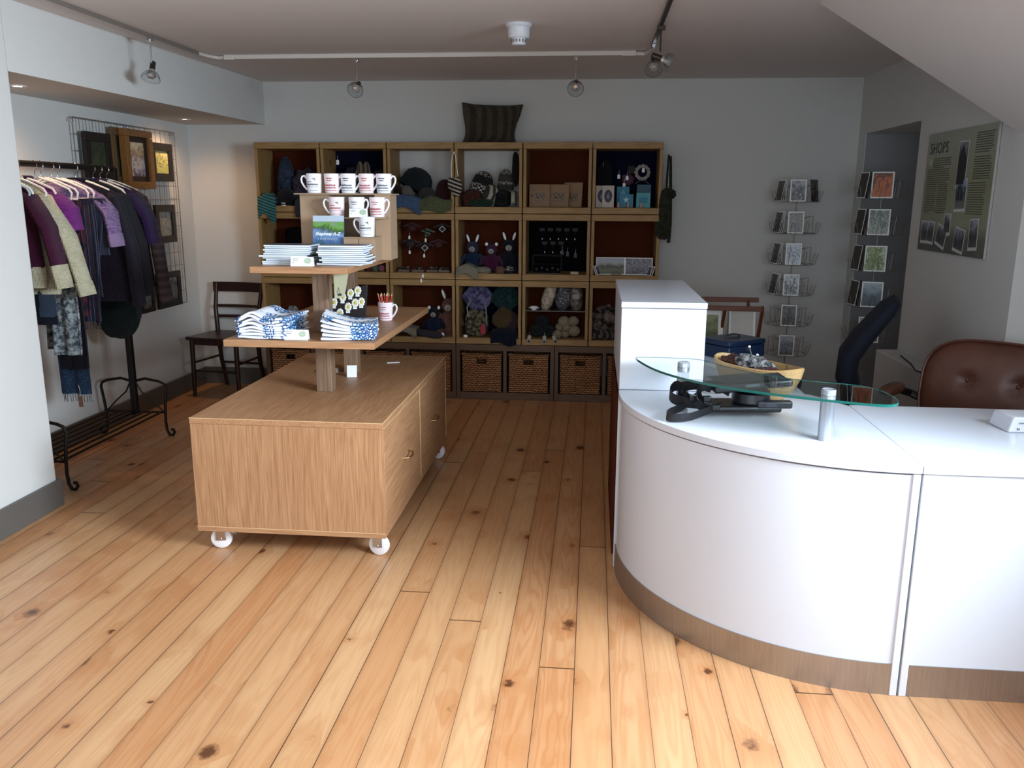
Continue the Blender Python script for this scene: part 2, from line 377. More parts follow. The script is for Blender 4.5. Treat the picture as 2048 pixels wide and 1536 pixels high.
# build as prism in (x,z) swept along y, with an opening for the roof window
def slope_piece(xa, xb, ya, yb):
    za = SZ0 - .605 * (xa - SX0); zb = SZ0 - .605 * (xb - SX0)
    w.add([(xa, ya, za), (xb, ya, zb), (xb, yb, zb), (xa, yb, za), (xa, ya, za + .1), (xb, ya, zb + .1), (xb, yb, zb + .1), (xa, yb, za + .1)],
          [(0, 1, 2, 3), (7, 6, 5, 4), (0, 4, 5, 1), (1, 5, 6, 2), (2, 6, 7, 3), (3, 7, 4, 0)])
slope_piece(SX0, 1.2, -.7, 4.1); slope_piece(1.2, 1.95, -.7, .9); slope_piece(1.2, 1.95, 2.2, 4.1); slope_piece(1.95, 2.5, -.7, 4.1)
struct(w.build('ceiling_slope', CEIL, smooth=False))
w = MB(); zz = lambda x: SZ0 - .605 * (x - SX0)
w.box(1.96, 2.0, .90, .94, 1.3, 2.2); w.box(1.96, 2.0, 2.16, 2.2, 1.3, 2.2); w.box(1.96, 2.0, .94, 2.16, 1.3, 1.34); w.box(1.96, 2.0, .94, 2.16, 2.16, 2.2); w.box(1.96, 2.0, 1.53, 1.57, 1.34, 2.16)
struct(w.build('window_2', WHITE2, smooth=False))
# gable piece that closes the slope off above the right wall
# boxing along the foot of the right wall
o = MB().box(1.75, XR, 3.2, 5.30, 0, .60).build('trim_1', WALL, smooth=False, bevel=.006); struct(o)
# skirting
def skirt(name, pts, h=.135, t=.018):
    w = MB()
    for a, b in zip(pts, pts[1:]):
        w.bar((a[0], a[1], h / 2), (b[0], b[1], h / 2), t, h)
    struct(w.build(name, SKIRT, smooth=False, bevel=.004))
skirt('baseboard_left', [(-2.575, -.6), (-2.590, 3.72)])
skirt('baseboard_pier', [(-2.590, 3.718), (-3.14, 3.718)])
skirt('baseboard_alcove', [(XA + .009, 3.72), (XA + .009, YB - .009)])
skirt('baseboard_back', [(XA, YB - .009), (1.88, YB - .009)])

# ---------------------------------------------------------------- lights and ceiling fittings
EMW = NT('warm_lamp_glass', .4); EMW.col('#fff2e0'); EMW.b.inputs['Emission Color'].default_value = (1, .82, .6, 1); EMW.b.inputs['Emission Strength'].default_value = 9; EMW = EMW.m
for i, (x, y) in enumerate(DOWN):
    t = thing('recessed_downlight', ['lit round downlight recessed in alcove soffit, the one nearer the pier', 'lit round downlight recessed in alcove soffit above the picture grid'][i], 'light', (x, y, 2.035), 0, 'alcove downlights')
    MB().lathe([(.026, -.004), (.033, -.006), (.040, -.004), (.042, 0), (.026, 0)], 28, cap=False).build('trim_ring', WHITE2, t)
    MB().lathe([(.0001, -.002), (.026, -.002)], 24).build('lamp_glass', EMW, t)
TRK = plain('#cfc7c0', .5, 0, .02, 0, 60, 'track_white')
t = thing('lighting_track', 'white plastic lighting track along the ceiling before the back wall', 'track', (-1.03, 5.29, CZ))
MB().box(-1.23, 1.23, -.014, .014, -.026, 0).build('rail', TRK, t, bevel=.003)
MB().box(-1.26, -1.2, -.018, .018, -.03, 0).build('end_connector', TRK, t, bevel=.004)
MB().box(1.17, 1.25, -.018, .018, -.03, 0).build('end_connector', TRK, t, bevel=.004)
o = MB().tube([(-2.262, 5.29, CZ - .012), (-2.33, 5.29, CZ - .016), (-2.375, 5.24, CZ - .012), (-2.385, 5.15, CZ - .012)], .010, 8).build('flexible_corner', TRK, None); tag(o, 'cream flexible connector bending from white track to left rail', 'connector')
o = MB().tube([(.2, 5.29, CZ - .014), (.27, 5.28, CZ - .018), (.30, 5.2, CZ - .014), (.302, 5.1, CZ - .012)], .012, 8).build('flexible_corner', TRK, None); tag(o, 'cream flexible connector bending from white track to right rail', 'connector')
DRK = plain('#3b3430', .4, .6, .05)
t = tag(MB().box(-.006, .006, -1.6, .02, -.02, 0).build('lighting_rail', plain('#8a837d', .4, .5), loc=(-2.39, 5.13, CZ)), 'thin metal lighting rail running along top of left wall', 'track')
t = tag(MB().box(-.009, .009, -2.4, .02, -.02, 0).build('lighting_rail', DRK, loc=(.302, 5.08, CZ)), 'dark lighting rail running from right connector towards the camera', 'track')
CG = glass('clear_glass', '#e8ecee'); 
def spotlight(loc, rz, tilt, label, drop=.16, dark=False):
    t = thing('track_spotlight', label, 'light', loc, rz, 'glass-shaded spotlights on the ceiling rails')
    MB().box(-.012, .012, -.02, .02, -.02, 0).build('mount', DRK if dark else CHROME, t, bevel=.002)
    MB().cyl((0, 0, -.018), (0, 0, -drop + .03), .004).build('stem', DRK if dark else CHROME, t)
    M = Matrix.Translation((0, 0, -drop)) @ Matrix.Rotation(tilt, 4, 'X')
    b = MB().lathe([(.008, .045), (.014, .04), (.015, .0), (.018, -.02)], 16); b.tf(M); b.build('lamp_holder', DRK, t)
    b = MB().lathe([(.0005, -.055), (.017, -.052), (.025, -.040), (.020, -.015), (.012, 0)], 20); b.tf(M); b.build('bulb', plain('#c9c6c2', .12, .6), t)
    b = MB(); b.lathe([(.022, -.02), (.036, -.028), (.046, -.045), (.049, -.06), (.047, -.06), (.044, -.046), (.034, -.030), (.022, -.022)], 28, cap=False); b.tf(M); b.build('glass_shade', CG, t)
    return t
spotlight((-2.39, 4.58, CZ - .02), 0, rad(-25), 'glass-shaded spotlight on the left wall rail')
spotlight((-1.46, 5.29, CZ - .026), 0, rad(-60), 'glass-shaded spotlight on white track, left one')
spotlight((-.13, 5.29, CZ - .026), 0, rad(-60), 'glass-shaded spotlight on white track, right one')
spotlight((.302, 4.45, CZ - .02), PI / 2, rad(-70), 'dark spotlight on right rail, side on, nearest the camera', .15, True)
spotlight((.302, 4.95, CZ - .02), 0, rad(-50), 'glass-shaded spotlight on right rail beside the flexible connector', .10)
t = thing('smoke_detector', 'round white smoke detector on ceiling between the spotlights', 'smoke detector', (-.40, 4.47, CZ))
MB().lathe([(.066, 0), (.066, -.012), (.060, -.018), (.0001, -.018)], 32).build('base_plate', WHITE2, t)
MB().lathe([(.056, -.018), (.054, -.06), (.048, -.068), (.0001, -.068)], 32).build('body', WHITE2, t)
b = MB(); b.lathe([(.036, -.068), (.036, -.092), (.030, -.1), (.0001, -.102)], 28); b.build('sensor_chamber', WHITE2, t)
for i in range(14):
    a = 2 * PI * i / 14; M = Matrix.Rotation(a, 4, 'Z'); MB().box(.0345, .0375, -.0035, .0035, -.088, -.074, 0, M).build('vent_slot', plain('#6f6c6a', .6), t, smooth=False)
# ---------------------------------------------------------------- wall of display crates
SY = 6.17; CW = .4945; SX = -2.495; RZ = [.425, .905, 1.385, 1.885]
def crate(c, r, back, label, y=SY, dep=.31):
    """open box: two sides, top, bottom, back board"""
    x0 = SX + c * CW + .004; x1 = SX + (c + 1) * CW - .004; z0 = RZ[2 - r] + .002; z1 = RZ[3 - r] - .002; t = .022
    o = thing('display_crate', label, 'shelf', ((x0 + x1) / 2, y, z0), 0, 'stacked display crates'); h = z1 - z0; w = (x1 - x0) / 2
    MB().box(-w, -w + t, .0, dep, .045, h - .045).build('side_panel', PINZ, o, smooth=False, bevel=.002)
    MB().box(w - t, w, .0, dep, .045, h - .045).build('side_panel', PINZ, o, smooth=False, bevel=.002)
    MB().box(-w - .001, w + .001, -.006, dep, 0, .045).build('bottom_board', PINX, o, smooth=False, bevel=.003)
    MB().box(-w - .001, w + .001, -.006, dep, h - .045, h).build('top_board', PINX, o, smooth=False, bevel=.003)
    if back: MB().box(-w + t, w - t, dep - .008, dep - .002, .045, h - .045).build('back_panel', back, o, smooth=False)
    return o
NAVYB = plain('#0a0e24', .9, 0, .1, 0, 60, 'navy_cloth', .1); BLKB = plain('#050507', .9, 0, .1, 0, 60, 'black_cloth', .1)
backs = [[BACK, NAVYB, None, None, BACK, NAVYB], [BACK, BACK, BACK, BACK, BLKB, BACK], [BACK, BACK, BACK, NAVYB, BACK, BACK]]
rowt = ['top', 'middle', 'bottom']; colt = ['at the far left', 'second from left', 'third from left', 'fourth from left', 'fifth from left', 'at the far right']
for r in range(3):
    for c in range(6): crate(c, r, backs[r][c], 'open wooden display crate in %s row, %s' % (rowt[r], colt[c]))
WICK = NT('woven_seagrass', .8); v = WICK.co(); sx = WICK.n('SeparateXYZ'); WICK.put(sx.inputs[0], v)
zn = WICK.math('ADD', WICK.math('MULTIPLY', sx.outputs[2], 400.0), WICK.math('MULTIPLY', WICK.noise(v, 22, 2), 9.0))
h1 = WICK.math('SINE', zn); h2 = WICK.math('SINE', WICK.math('ADD', WICK.math('MULTIPLY', WICK.math('ADD', sx.outputs[0], sx.outputs[1]), 230.0), WICK.math('MULTIPLY', WICK.math('ROUND', WICK.math('DIVIDE', zn, 6.283)), 3.14)))
hh = WICK.math('ADD', WICK.math('MULTIPLY', h1, .7), WICK.math('MULTIPLY', h2, .35)); f = WICK.math('ADD', WICK.math('MULTIPLY_ADD', hh, .35, .45), WICK.math('MULTIPLY', WICK.math('SUBTRACT', WICK.noise(v, 70, 2), .5), .7))
WICK.col(WICK.ramp(f, [(.15, '#3a2012'), (.45, '#96603a'), (.85, '#c79460')])); WICK.bump(hh, .9, .006); WICK = WICK.m
BASEW = wood('base_unit_timber', '#6d4f37', '#4c3423', 'x', 1.2, .55); BASEZ = wood('base_unit_timber', '#6d4f37', '#4c3423', 'z', 1.2, .55)
BW = 2.967 / 4; BN = ['at the far left', 'second from left', 'third from left', 'at the right end']
bask0 = None; DK = plain('#120a06', .9, 0, .05, 0, 60, 'dark_opening')
for i in range(4):
    x0 = SX + i * BW + .002; x1 = x0 + BW - .004; t = .028; w = (x1 - x0) / 2
    o = thing('basket_unit', 'low wooden unit with two basket bays under the crates, %s' % BN[i], 'shelf unit', ((x0 + x1) / 2, SY, 0), 0, 'low basket units')
    for xx in (-w, w - t): MB().box(xx, xx + t, 0, .36, 0, .423).build('side_panel', BASEZ, o, smooth=False, bevel=.002)
    MB().box(-w + t, w - t, 0, .36, .375, .423).build('top_board', BASEW, o, smooth=False, bevel=.002)
    MB().box(-w + t, w - t, .004, .36, 0, .055).build('bottom_board', BASEW, o, smooth=False, bevel=.002)
    MB().box(-.013, .013, .002, .36, .055, .375).build('divider', BASEZ, o, smooth=False, bevel=.002)
    MB().box(-w + t, w - t, .345, .36, .055, .375).build('back_panel', BACK, o, smooth=False)
    for j, sx_ in enumerate((-1, 1)):
        cx = (x0 + x1) / 2 + sx_ * (w + .013 - t) / 2 + sx_ * -.000
        lab = 'woven seagrass storage basket in %s of low unit %s' % (('left bay', 'right bay')[j], BN[i])
        if bask0 is None:
            b = thing('storage_basket', lab, 'basket', (cx, SY + .012, .056), 0, 'woven storage baskets')
            k = MB(); W = .148; H = .292; D = .3
            k.box(-W, -.036, 0, .016, 0, H); k.box(.036, W, 0, .016, 0, H); k.box(-.036, .036, 0, .016, 0, H - .075); k.box(-.036, .036, 0, .016, H - .032, H)
            k.box(-W, -W + .014, .016, D, 0, H); k.box(W - .014, W, .016, D, 0, H); k.box(-W, W, D - .014, D, 0, H); k.box(-W, W, 0, D, 0, .01)
            k.build('woven_body', WICK, b, smooth=False, bevel=.006)
            MB().tube([(-W, .002, H), (W, .002, H), (W, D, H), (-W, D, H)], .009, 8, True).build('rim', WICK, b)
            MB().tube([(-.038, -.002, H - .076), (.038, -.002, H - .076), (.038, -.002, H - .03), (-.038, -.002, H - .03)], .0045, 6, True).build('handle_hole_edge', WICK, b)
            bask0 = b
        else: dup(bask0, (cx, SY + .012, .056), lab)

# ---------------------------------------------------------------- island display unit
EDGE_HIGHLIGHT = plain('#dcb98a', .5, 0, .03, 0, 60, 'edge_band_highlight')  # edge banding with its highlight put into the pale colour
IS = thing('display_island', 'oak laminate display unit on white castors with two raised shelves', 'display unit', (-1.245, 4.0, 0))
L, Wd = 1.50, .41; y0, y1 = -.765, .735
MB().box(-Wd, Wd, y0, y1, .10, .122).build('base_board', OAKX, IS, smooth=False, bevel=.002)
MB().box(-Wd, Wd, y0, y1, .575, .60).build('top_board', OAKY, IS, smooth=False, bevel=.002)
MB().box(-Wd + .002, Wd - .002, y0 + .001, y0 + .02, .1225, .5745).build('end_panel', OAKZ, IS, smooth=False, bevel=.001)
MB().box(-Wd + .002, Wd - .002, y1 - .02, y1 - .001, .1225, .5745).build('end_panel', OAKZ, IS, smooth=False, bevel=.001)
MB().box(-Wd + .002, -Wd + .02, y0 + .02, y1 - .02, .1225, .5745).build('side_panel', OAKZ, IS, smooth=False)
for k_ in range(2):
    ya = y0 + .021 + k_ * .731; yb_ = ya + .727
    d = MB().box(Wd - .02, Wd - .001, ya, yb_, .1235, .5735).build('door', OAKY, IS, smooth=False, bevel=.0015)
    MB().box(Wd - .0012, Wd + .0004, yb_ - .0035, yb_, .1235, .5735).build('edge_band', EDGE_HIGHLIGHT, d, smooth=False)
    MB().box(Wd - .0012, Wd + .0004, ya, yb_, .571, .5735).build('edge_band', EDGE_HIGHLIGHT, d, smooth=False)
    yc = ya + (.40 if k_ == 0 else .33)
    MB().tube([(Wd - .001, yc - .045, .335), (Wd + .022, yc - .04, .337), (Wd + .03, yc, .34), (Wd + .022, yc + .04, .343), (Wd - .001, yc + .045, .345)], .0045, 8).build('handle', plain('#b08a60', .25, .9), d)
MB().box(-Wd, Wd, y0 - .0006, y0 + .002, .5985, .6006).build('edge_band', EDGE_HIGHLIGHT, IS, smooth=False)
MB().box(Wd - .002, Wd + .0006, y0, y1, .5985, .6006).build('edge_band', EDGE_HIGHLIGHT, IS, smooth=False)
MB().box(-Wd, Wd, y0 - .0006, y0 + .002, .1205, .1225).build('edge_band', EDGE_HIGHLIGHT, IS, smooth=False)
NYL = plain('#e6e4e6', .35, 0, .02)
for (cx, cy, br) in ((-.335, -.70, 1), (.365, -.70, 0), (-.335, .67, 0), (.365, .67, 0)):
    c = MB(); c.box(cx - .03, cx + .03, cy - .03, cy + .03, .094, .10); c.box(cx - .02, cx - .017, cy - .022, cy + .022, .04, .096); c.box(cx + .017, cx + .02, cy - .022, cy + .022, .04, .096); c.cyl((cx - .024, cy, .046), (cx + .024, cy, .046), .006, n=10)
    if br: c.add([(cx - .022, cy - .02, .085), (cx + .022, cy - .02, .085), (cx + .015, cy - .065, .066), (cx - .015, cy - .065, .066), (cx - .022, cy - .02, .09), (cx + .022, cy - .02, .09), (cx + .015, cy - .067, .071), (cx - .015, cy - .067, .071)], [(0, 1, 2, 3), (7, 6, 5, 4), (0, 4, 5, 1), (1, 5, 6, 2), (2, 6, 7, 3), (3, 7, 4, 0)])
    CA = rad(100 if br else 78); M = Matrix.Translation((cx, cy, .046)) @ Matrix.Rotation(CA, 4, 'Z') @ Matrix.Translation((-cx, -cy, -.046)); c.tf(M)
    f = c.build('castor_fork', CHROME, IS, bevel=.0015)
    wv = MB().lathe([(.008, -.014), (.038, -.014), (.044, -.011), (.046, 0), (.044, .011), (.038, .014), (.008, .014)], 32); wv.tf(Matrix.Translation((cx, cy, .046)) @ Matrix.Rotation(CA, 4, 'Z') @ Matrix.Rotation(PI / 2, 4, 'Y'))
    wv.build('castor_wheel', NYL, f)
for cy in (-.205, .235):
    MB().box(-.037, .037, cy - .033, cy + .033, .6, .855).build('post', POST, IS, smooth=False, bevel=.003)
    MB().box(-.037, .037, cy - .033, cy + .033, .885, 1.172).build('post', POST, IS, smooth=False, bevel=.003)
MB().box(-.36, .315, -.50, .72, .855, .885).build('lower_shelf', OAKX, IS, smooth=False, bevel=.002)
MB().box(-.245, .190, -.44, .37, 1.172, 1.20).build('upper_shelf', OAKX, IS, smooth=False, bevel=.002)

# ---------------------------------------------------------------- reception counter
CX, CY, R0 = .97, 3.29, .855
def arc(r, a0, a1, n): return [(CX + r * math.cos(rad(a0 + (a1 - a0) * i / n)), CY + r * math.sin(rad(a0 + (a1 - a0) * i / n))) for i in range(n + 1)]
def local(poly, ox, oy): return [(x - ox, y - oy) for x, y in poly]
def ring(r0, r1, z0, z1, a0=180, a1=270, n=48): return MB().prism(local(arc(r1, a0, a1, n) + arc(r0, a1, a0, n), CX, CY), z0, z1)
D1 = thing('counter_curved_unit', 'white counter unit with quarter-round front and metal kick strip', 'counter', (CX, CY, 0), 0, 'white reception counter units')
ring(R0 - .03, R0 - .008, .105, .714, 181, 268.6).build('curved_front_panel', WHITE, D1)
ring(R0 - .03, R0 - .004, 0, .105, 181, 268.6).build('kick_strip', STEEL, D1)
MB().box(-R0 + .0, -R0 + .022, -.005, .045, 0, .7175).build('edge_post', WHITE2, D1, smooth=False, bevel=.002)
MB().box(-.024, -.002, -R0 + .001, -R0 + .05, 0, .7175).build('edge_post', WHITE2, D1, smooth=False, bevel=.002)
P = local(arc(R0, 180, 270, 48), CX, CY) + [(0, -.125), (-.115, .03), (-.855, .03)]
MB().prism(P, .72, .745).build('worktop', WHITE, D1, bevel=.002)
MB().box(-.022, -.004, -R0 + .06, -.14, 0, .7175).build('end_panel', WHITE2, D1, smooth=False)
D2 = thing('counter_straight_unit', 'white straight counter unit at right edge with metal kick strip', 'counter', (CX + .001, CY - R0, 0), 0, 'white reception counter units')
MB().box(.026, .80, .006, .028, .105, .7175).build('front_panel', WHITE, D2, smooth=False)
MB().box(.026, .80, .002, .028, 0, .105).build('kick_strip', STEEL, D2, smooth=False)
MB().box(.003, .025, 0, .05, 0, .7175).build('edge_post', WHITE2, D2, smooth=False, bevel=.002)
MB().box(.001, .80, -.001, .745, .72, .745).build('worktop', WHITE, D2, smooth=False, bevel=.002)
MB().box(.003, .022, .06, .73, 0, .7175).build('end_panel', WHITE2, D2, smooth=False)
MB().box(.78, .80, .03, .73, 0, .7175).build('end_panel', WHITE2, D2, smooth=False)
D3 = thing('counter_side_unit', 'white side counter unit running back under the raised box', 'counter', (.118, 3.325, 0), 0, 'white reception counter units')
MB().box(0.002, .024, .02, .975, 0, .7175).build('side_panel', WHITE, D3, smooth=False)
MB().box(0.022, .72, .955, .975, 0, .7175).build('end_panel', WHITE, D3, smooth=False)
MB().box(0.0, .725, -.002, .98, .72, .745).build('worktop', WHITE, D3, smooth=False, bevel=.002)
MB().box(-.008, -.003, .09, .975, .0, .71).build('modesty_strip', BACK, D3, smooth=False)
D4 = thing('raised_counter_box', 'tall white box cabinet standing on the side counter', 'cabinet', (.1175, 3.335, .7465))
MB().box(0, .331, .002, .94, 0, .328).build('carcass', WHITE, D4, smooth=False, bevel=.002)
MB().box(-.002, .333, 0, .942, .331, .354).build('top_board', WHITE, D4, smooth=False, bevel=.002)
MB().box(.004, .327, .006, .936, .3275, .3315).build('shadow_gap', GAP, D4, smooth=False)
# glass upstand on two posts
GL = thing('glass_shelf', 'curved clear glass shelf with green edge standing on two silver posts', 'glass shelf', (.755, 2.685, .7455))
def bez(P, n=6):
    out = []
    m = len(P)
    for i in range(m):
        p0, p1, p2, p3 = [Vector(P[(i + k) % m]) for k in (-1, 0, 1, 2)]
        for j in range(n):
            t = j / n; q = .5 * ((2 * p1) + (p2 - p0) * t + (2 * p0 - 5 * p1 + 4 * p2 - p3) * t * t + (3 * p1 - p0 - 3 * p2 + p3) * t ** 3); out.append((q.x, q.y))
    return out
gp = [(.176, 3.232), (.235, 3.03), (.33, 2.875), (.455, 2.755), (.61, 2.665), (.78, 2.595), (.885, 2.565), (.935, 2.59), (.952, 2.67), (.940, 2.76), (.905, 2.825), (.83, 2.862), (.72, 2.90), (.60, 2.99), (.50, 3.11), (.42, 3.235), (.30, 3.262), (.2, 3.262)]
GM = NT('shelf_glass', 0.0); GM.b.inputs['Transmission Weight'].default_value = 1.0; GM.b.inputs['IOR'].default_value = 1.45; GM.col('#e3f1ee'); GM = GM.m
GE = NT('glass_edge_green', .12); GE.col('#1f6e66'); GE.b.inputs['Transmission Weight'].default_value = .35; GE = GE.m
lp = [(x - .755, y - 2.685) for x, y in bez(gp)]
MB().prism(lp, .142, .149).build('glass_pane', GM, GL, smooth=False)
ee = MB(); n_ = len(lp)
for i in range(n_):
    a = Vector(lp[i]).to_3d(); b = Vector(lp[(i + 1) % n_]).to_3d(); d = (b - a).normalized(); o_ = Vector((d.y, -d.x, 0)) * .0008
    ee.add([a + o_ + Vector((0, 0, .1415)), b + o_ + Vector((0, 0, .1415)), b + o_ + Vector((0, 0, .1495)), a + o_ + Vector((0, 0, .1495)), a - o_ + Vector((0, 0, .1415)), b - o_ + Vector((0, 0, .1415)), b - o_ + Vector((0, 0, .1495)), a - o_ + Vector((0, 0, .1495))], [(0, 1, 2, 3), (7, 6, 5, 4), (0, 4, 5, 1), (3, 2, 6, 7)])
ee.build('polished_edge', GE, GL, smooth=False)
SAT = plain('#a4a8b0', .3, .5, .02, 0, 60, 'satin_aluminium')
for (px, py) in ((0, 0), (.342 - .755, 3.09 - 2.685)):
    c = MB(); c.lathe([(.0225, 0), (.0225, .142)], 32, (px, py, 0)); c.build('post', SAT, GL)
    c = MB(); c.lathe([(.0225, .149), (.0225, .164), (.020, .167), (.017, .165), (.0001, .165)], 32, (px, py, 0)); c.build('post_cap', SAT, GL)

# ---------------------------------------------------------------- dark bentwood chair by the alcove
CH = thing('dining_chair', 'dark brown wooden chair with slatted back beside the crates', 'chair', (-2.80, 6.16, 0), rad(-8))
def leg(pts, r, nm, par=CH, m=DARKW): return MB().tube(pts, r, 10).build(nm, m, par)
seat = [( -.20, -.19), (.20, -.19), (.215, -.10), (.20, .17), (.15, .20), (-.15, .20), (-.20, .17), (-.215, -.10)]
MB().prism(bez(seat, 5), .435, .46).build('seat', DARKW, CH, bevel=.006)
b = MB()
b.bar((-.185, -.165, .42), (.185, -.165, .42), .02, .04); b.bar((-.185, -.165, .42), (-.175, .165, .42), .02, .04); b.bar((.185, -.165, .42), (.175, .165, .42), .02, .04); b.bar((-.175, .165, .42), (.175, .165, .42), .02, .04)
b.build('seat_frame', DARKW, CH, smooth=False, bevel=.003)
leg([(-.185, -.165, .435), (-.187, -.168, .2), (-.19, -.17, 0)], [.019, .018, .014], 'leg'); leg([(.185, -.165, .435), (.187, -.168, .2), (.19, -.17, 0)], [.019, .018, .014], 'leg')
for s_ in (-1, 1):
    leg([(s_ * .172, .25, 0), (s_ * .17, .19, .22), (s_ * .17, .165, .44), (s_ * .19, .185, .64), (s_ * .20, .235, .83)], [.014, .017, .019, .017, .015], 'leg')
def bow(z, y, x, h, nm, dy=.03):
    b = MB(); b.sheet(lambda u, v: (-x + 2 * x * u, y + dy * math.sin(PI * u), z - h / 2 + h * v), 12, 2, .018); b.build(nm, DARKW, CH, bevel=.003)
bow(.80, .228, .225, .075, 'top_rail'); bow(.655, .19, .19, .022, 'back_slat', .025); bow(.575, .178, .18, .022, 'back_slat', .025)
for a_, c_ in (((-.186, -.166, .26), (-.17, .185, .26)), ((.186, -.166, .26), (.17, .185, .26)), ((-.186, -.166, .20), (.186, -.166, .20)), ((-.168, .205, .20), (.168, .205, .20))):
    MB().tube([a_, c_], .009, 8).build('stretcher', DARKW, CH)

# ---------------------------------------------------------------- brown leather swivel chair
LEA = NT('tan_leather', .42); f = LEA.noise(LEA.co(), 6, 3); LEA.col(LEA.ramp(f, [(.3, '#4a281c'), (.7, '#633a2b')])); LEA.bump(LEA.noise(LEA.co(), 260, 2), .25, .001); LEA = LEA.m
BC = thing('leather_office_chair', 'brown leather swivel chair with buttoned back behind the counter', 'office chair', (1.745, 3.76, 0), rad(-38))
def pad(w, h, t, c, M, name, par, mat, buttons=(), nu=22, nv=18, e=3.2, crown=.5):
    b = MB(); vs = []; fs = []
    for side in (-1, 1):
        for j in range(nv + 1):
            for i in range(nu + 1):
                u = -1 + 2 * i / nu; v_ = -1 + 2 * j / nv
                # squircle mapping
                r = max(abs(u), abs(v_)); a = math.atan2(v_, u); k_ = (abs(math.cos(a)) ** e + abs(math.sin(a)) ** e) ** (-1 / e)
                x = r * k_ * math.cos(a) * w; z = r * k_ * math.sin(a) * h
                y = side * t * (1 - r ** 5) ** .5 * (crown + (1 - crown) * (1 - r * r)) if r < 1 else 0
                for (bx, bz) in buttons:
                    dd_ = math.hypot(x - bx, z - bz)
                    y *= 1 - .55 * math.exp(-(dd_ / .035) ** 2)
                vs.append((x, y, z))
    W_ = nu + 1; K = W_ * (nv + 1)
    for j in range(nv):
        for i in range(nu):
            a = j * W_ + i; fs.append((a, a + 1, a + W_ + 1, a + W_)); fs.append((K + a, K + a + W_, K + a + W_ + 1, K + a + 1))
    b.add(vs, fs, 0, Matrix.Translation(c) @ M); return b.build(name, mat, par)
Mb = Matrix.Rotation(rad(-10), 4, 'X')
bk = pad(.295, .22, .055, (0, .02, .675), Mb, 'backrest', BC, LEA, ((-.10, .04), (.10, .04)))
b = MB(); e = 3.2
for rr in (1.0,):
    pts = []
    for i in range(56):
        a = 2 * PI * i / 56; k_ = (abs(math.cos(a)) ** e + abs(math.sin(a)) ** e) ** (-1 / e); p = Vector((k_ * math.cos(a) * .296, -.012, k_ * math.sin(a) * .221)); pts.append(Mb @ p + Vector((0, .02, .675)))
    b.tube(pts, .006, 8, True)
b.build('piping', LEA, bk)
for bx in (-.10, .10): MB().ell(Mb @ Vector((bx, -.03, .04)) + Vector((0, .02, .675)), (.010, .007, .010), 12, 8).build('button', LEA, bk)
pad(.26, .24, .05, (0, -.20, .45), Matrix.Rotation(PI / 2, 4, 'X'), 'seat', BC, LEA)
for s_ in (-1, 1):
    MB().ell((s_ * .36, -.17, .665), (.036, .115, .024), 18, 12, e=.75).build('arm_pad', LEA, BC)
    MB().tube([(s_ * .36, -.10, .655), (s_ * .34, .02, .62), (s_ * .25, .05, .58), (s_ * .15, .04, .56)], .012, 8, flat=1.5).build('arm_bracket', BLACKM, BC)
MB().bar((0, .03, .42), (0, .06, .62), .05, .01).build('back_spine', BLACKM, BC, smooth=False)
MB().cyl((0, -.17, .08), (0, -.17, .40), .025).build('gas_column', BLACKM, BC)
for i in range(5):
    a = 2 * PI * i / 5; d = Vector((math.cos(a), math.sin(a), 0))
    l_ = MB().tube([Vector((0, -.17, .11)) + d * .02, Vector((0, -.17, .075)) + d * .27], [.022, .014], 8).build('base_leg', BLACKM, BC)
    w_ = MB(); q = Vector((0, -.17, .027)) + d * .275; sd = Vector((-d.y, d.x, 0)); w_.cyl(q - sd * .018, q + sd * .018, .026, n=16); w_.build('castor', BLACKM, l_)

# ---------------------------------------------------------------- dark blue office chair seen from the side
BLF = plain('#0c1426', .85, 0, .12, .3, 300, 'navy_chair_fabric')
OC = thing('fabric_office_chair', 'dark navy office chair with tall curved back seen side on', 'office chair', (1.40, 4.52, 0), rad(-107))
pts = [(0.035, .40), (-.01, .50), (-.045, .60), (-.04, .70), (.01, .79), (.065, .87), (.125, .955), (.165, 1.0)]
pr = []; th = [.03, .045, .055, .056, .052, .047, .042, .024]
b = MB(); secs = []
for i in range(len(pts)):
    pass
vs = []; fs = []; NN = 20
for i, ((yy, zz_), t_) in enumerate(zip(pts, th)):
    wv = .20 + .025 * math.sin(PI * i / 7) - (.05 if i == 7 else 0) - (.03 if i == 0 else 0)
    p0 = Vector(pts[max(i - 1, 0)]); p1 = Vector(pts[min(i + 1, 7)]); tg = (p1 - p0).normalized(); nrm = Vector((tg.y, -tg.x))
    for j in range(NN):
        a = 2 * PI * j / NN; ca = math.cos(a); sa = math.sin(a); ca = math.copysign(abs(ca) ** .5, ca); sa = math.copysign(abs(sa) ** .8, sa)
        vs.append((wv * ca, yy + nrm.x * t_ * sa, zz_ + nrm.y * t_ * sa))
for i in range(7):
    for j in range(NN): fs.append((i * NN + j, i * NN + (j + 1) % NN, (i + 1) * NN + (j + 1) % NN, (i + 1) * NN + j))
fs.append(tuple(range(NN))[::-1]); fs.append(tuple(7 * NN + j for j in range(NN)))
MB().add(vs, fs).build('backrest', BLF, OC, bevel=.008)
pad(.24, .23, .045, (0, -.20, .47), Matrix.Rotation(PI / 2, 4, 'X'), 'seat', OC, BLF)
MB().tube([(0, -.15, .41), (0, .03, .40), (0, .05, .50)], .014, 8, flat=1.6).build('back_bracket', BLACKM, OC)
MB().cyl((0, -.2, .08), (0, -.2, .43), .025).build('gas_column', BLACKM, OC)
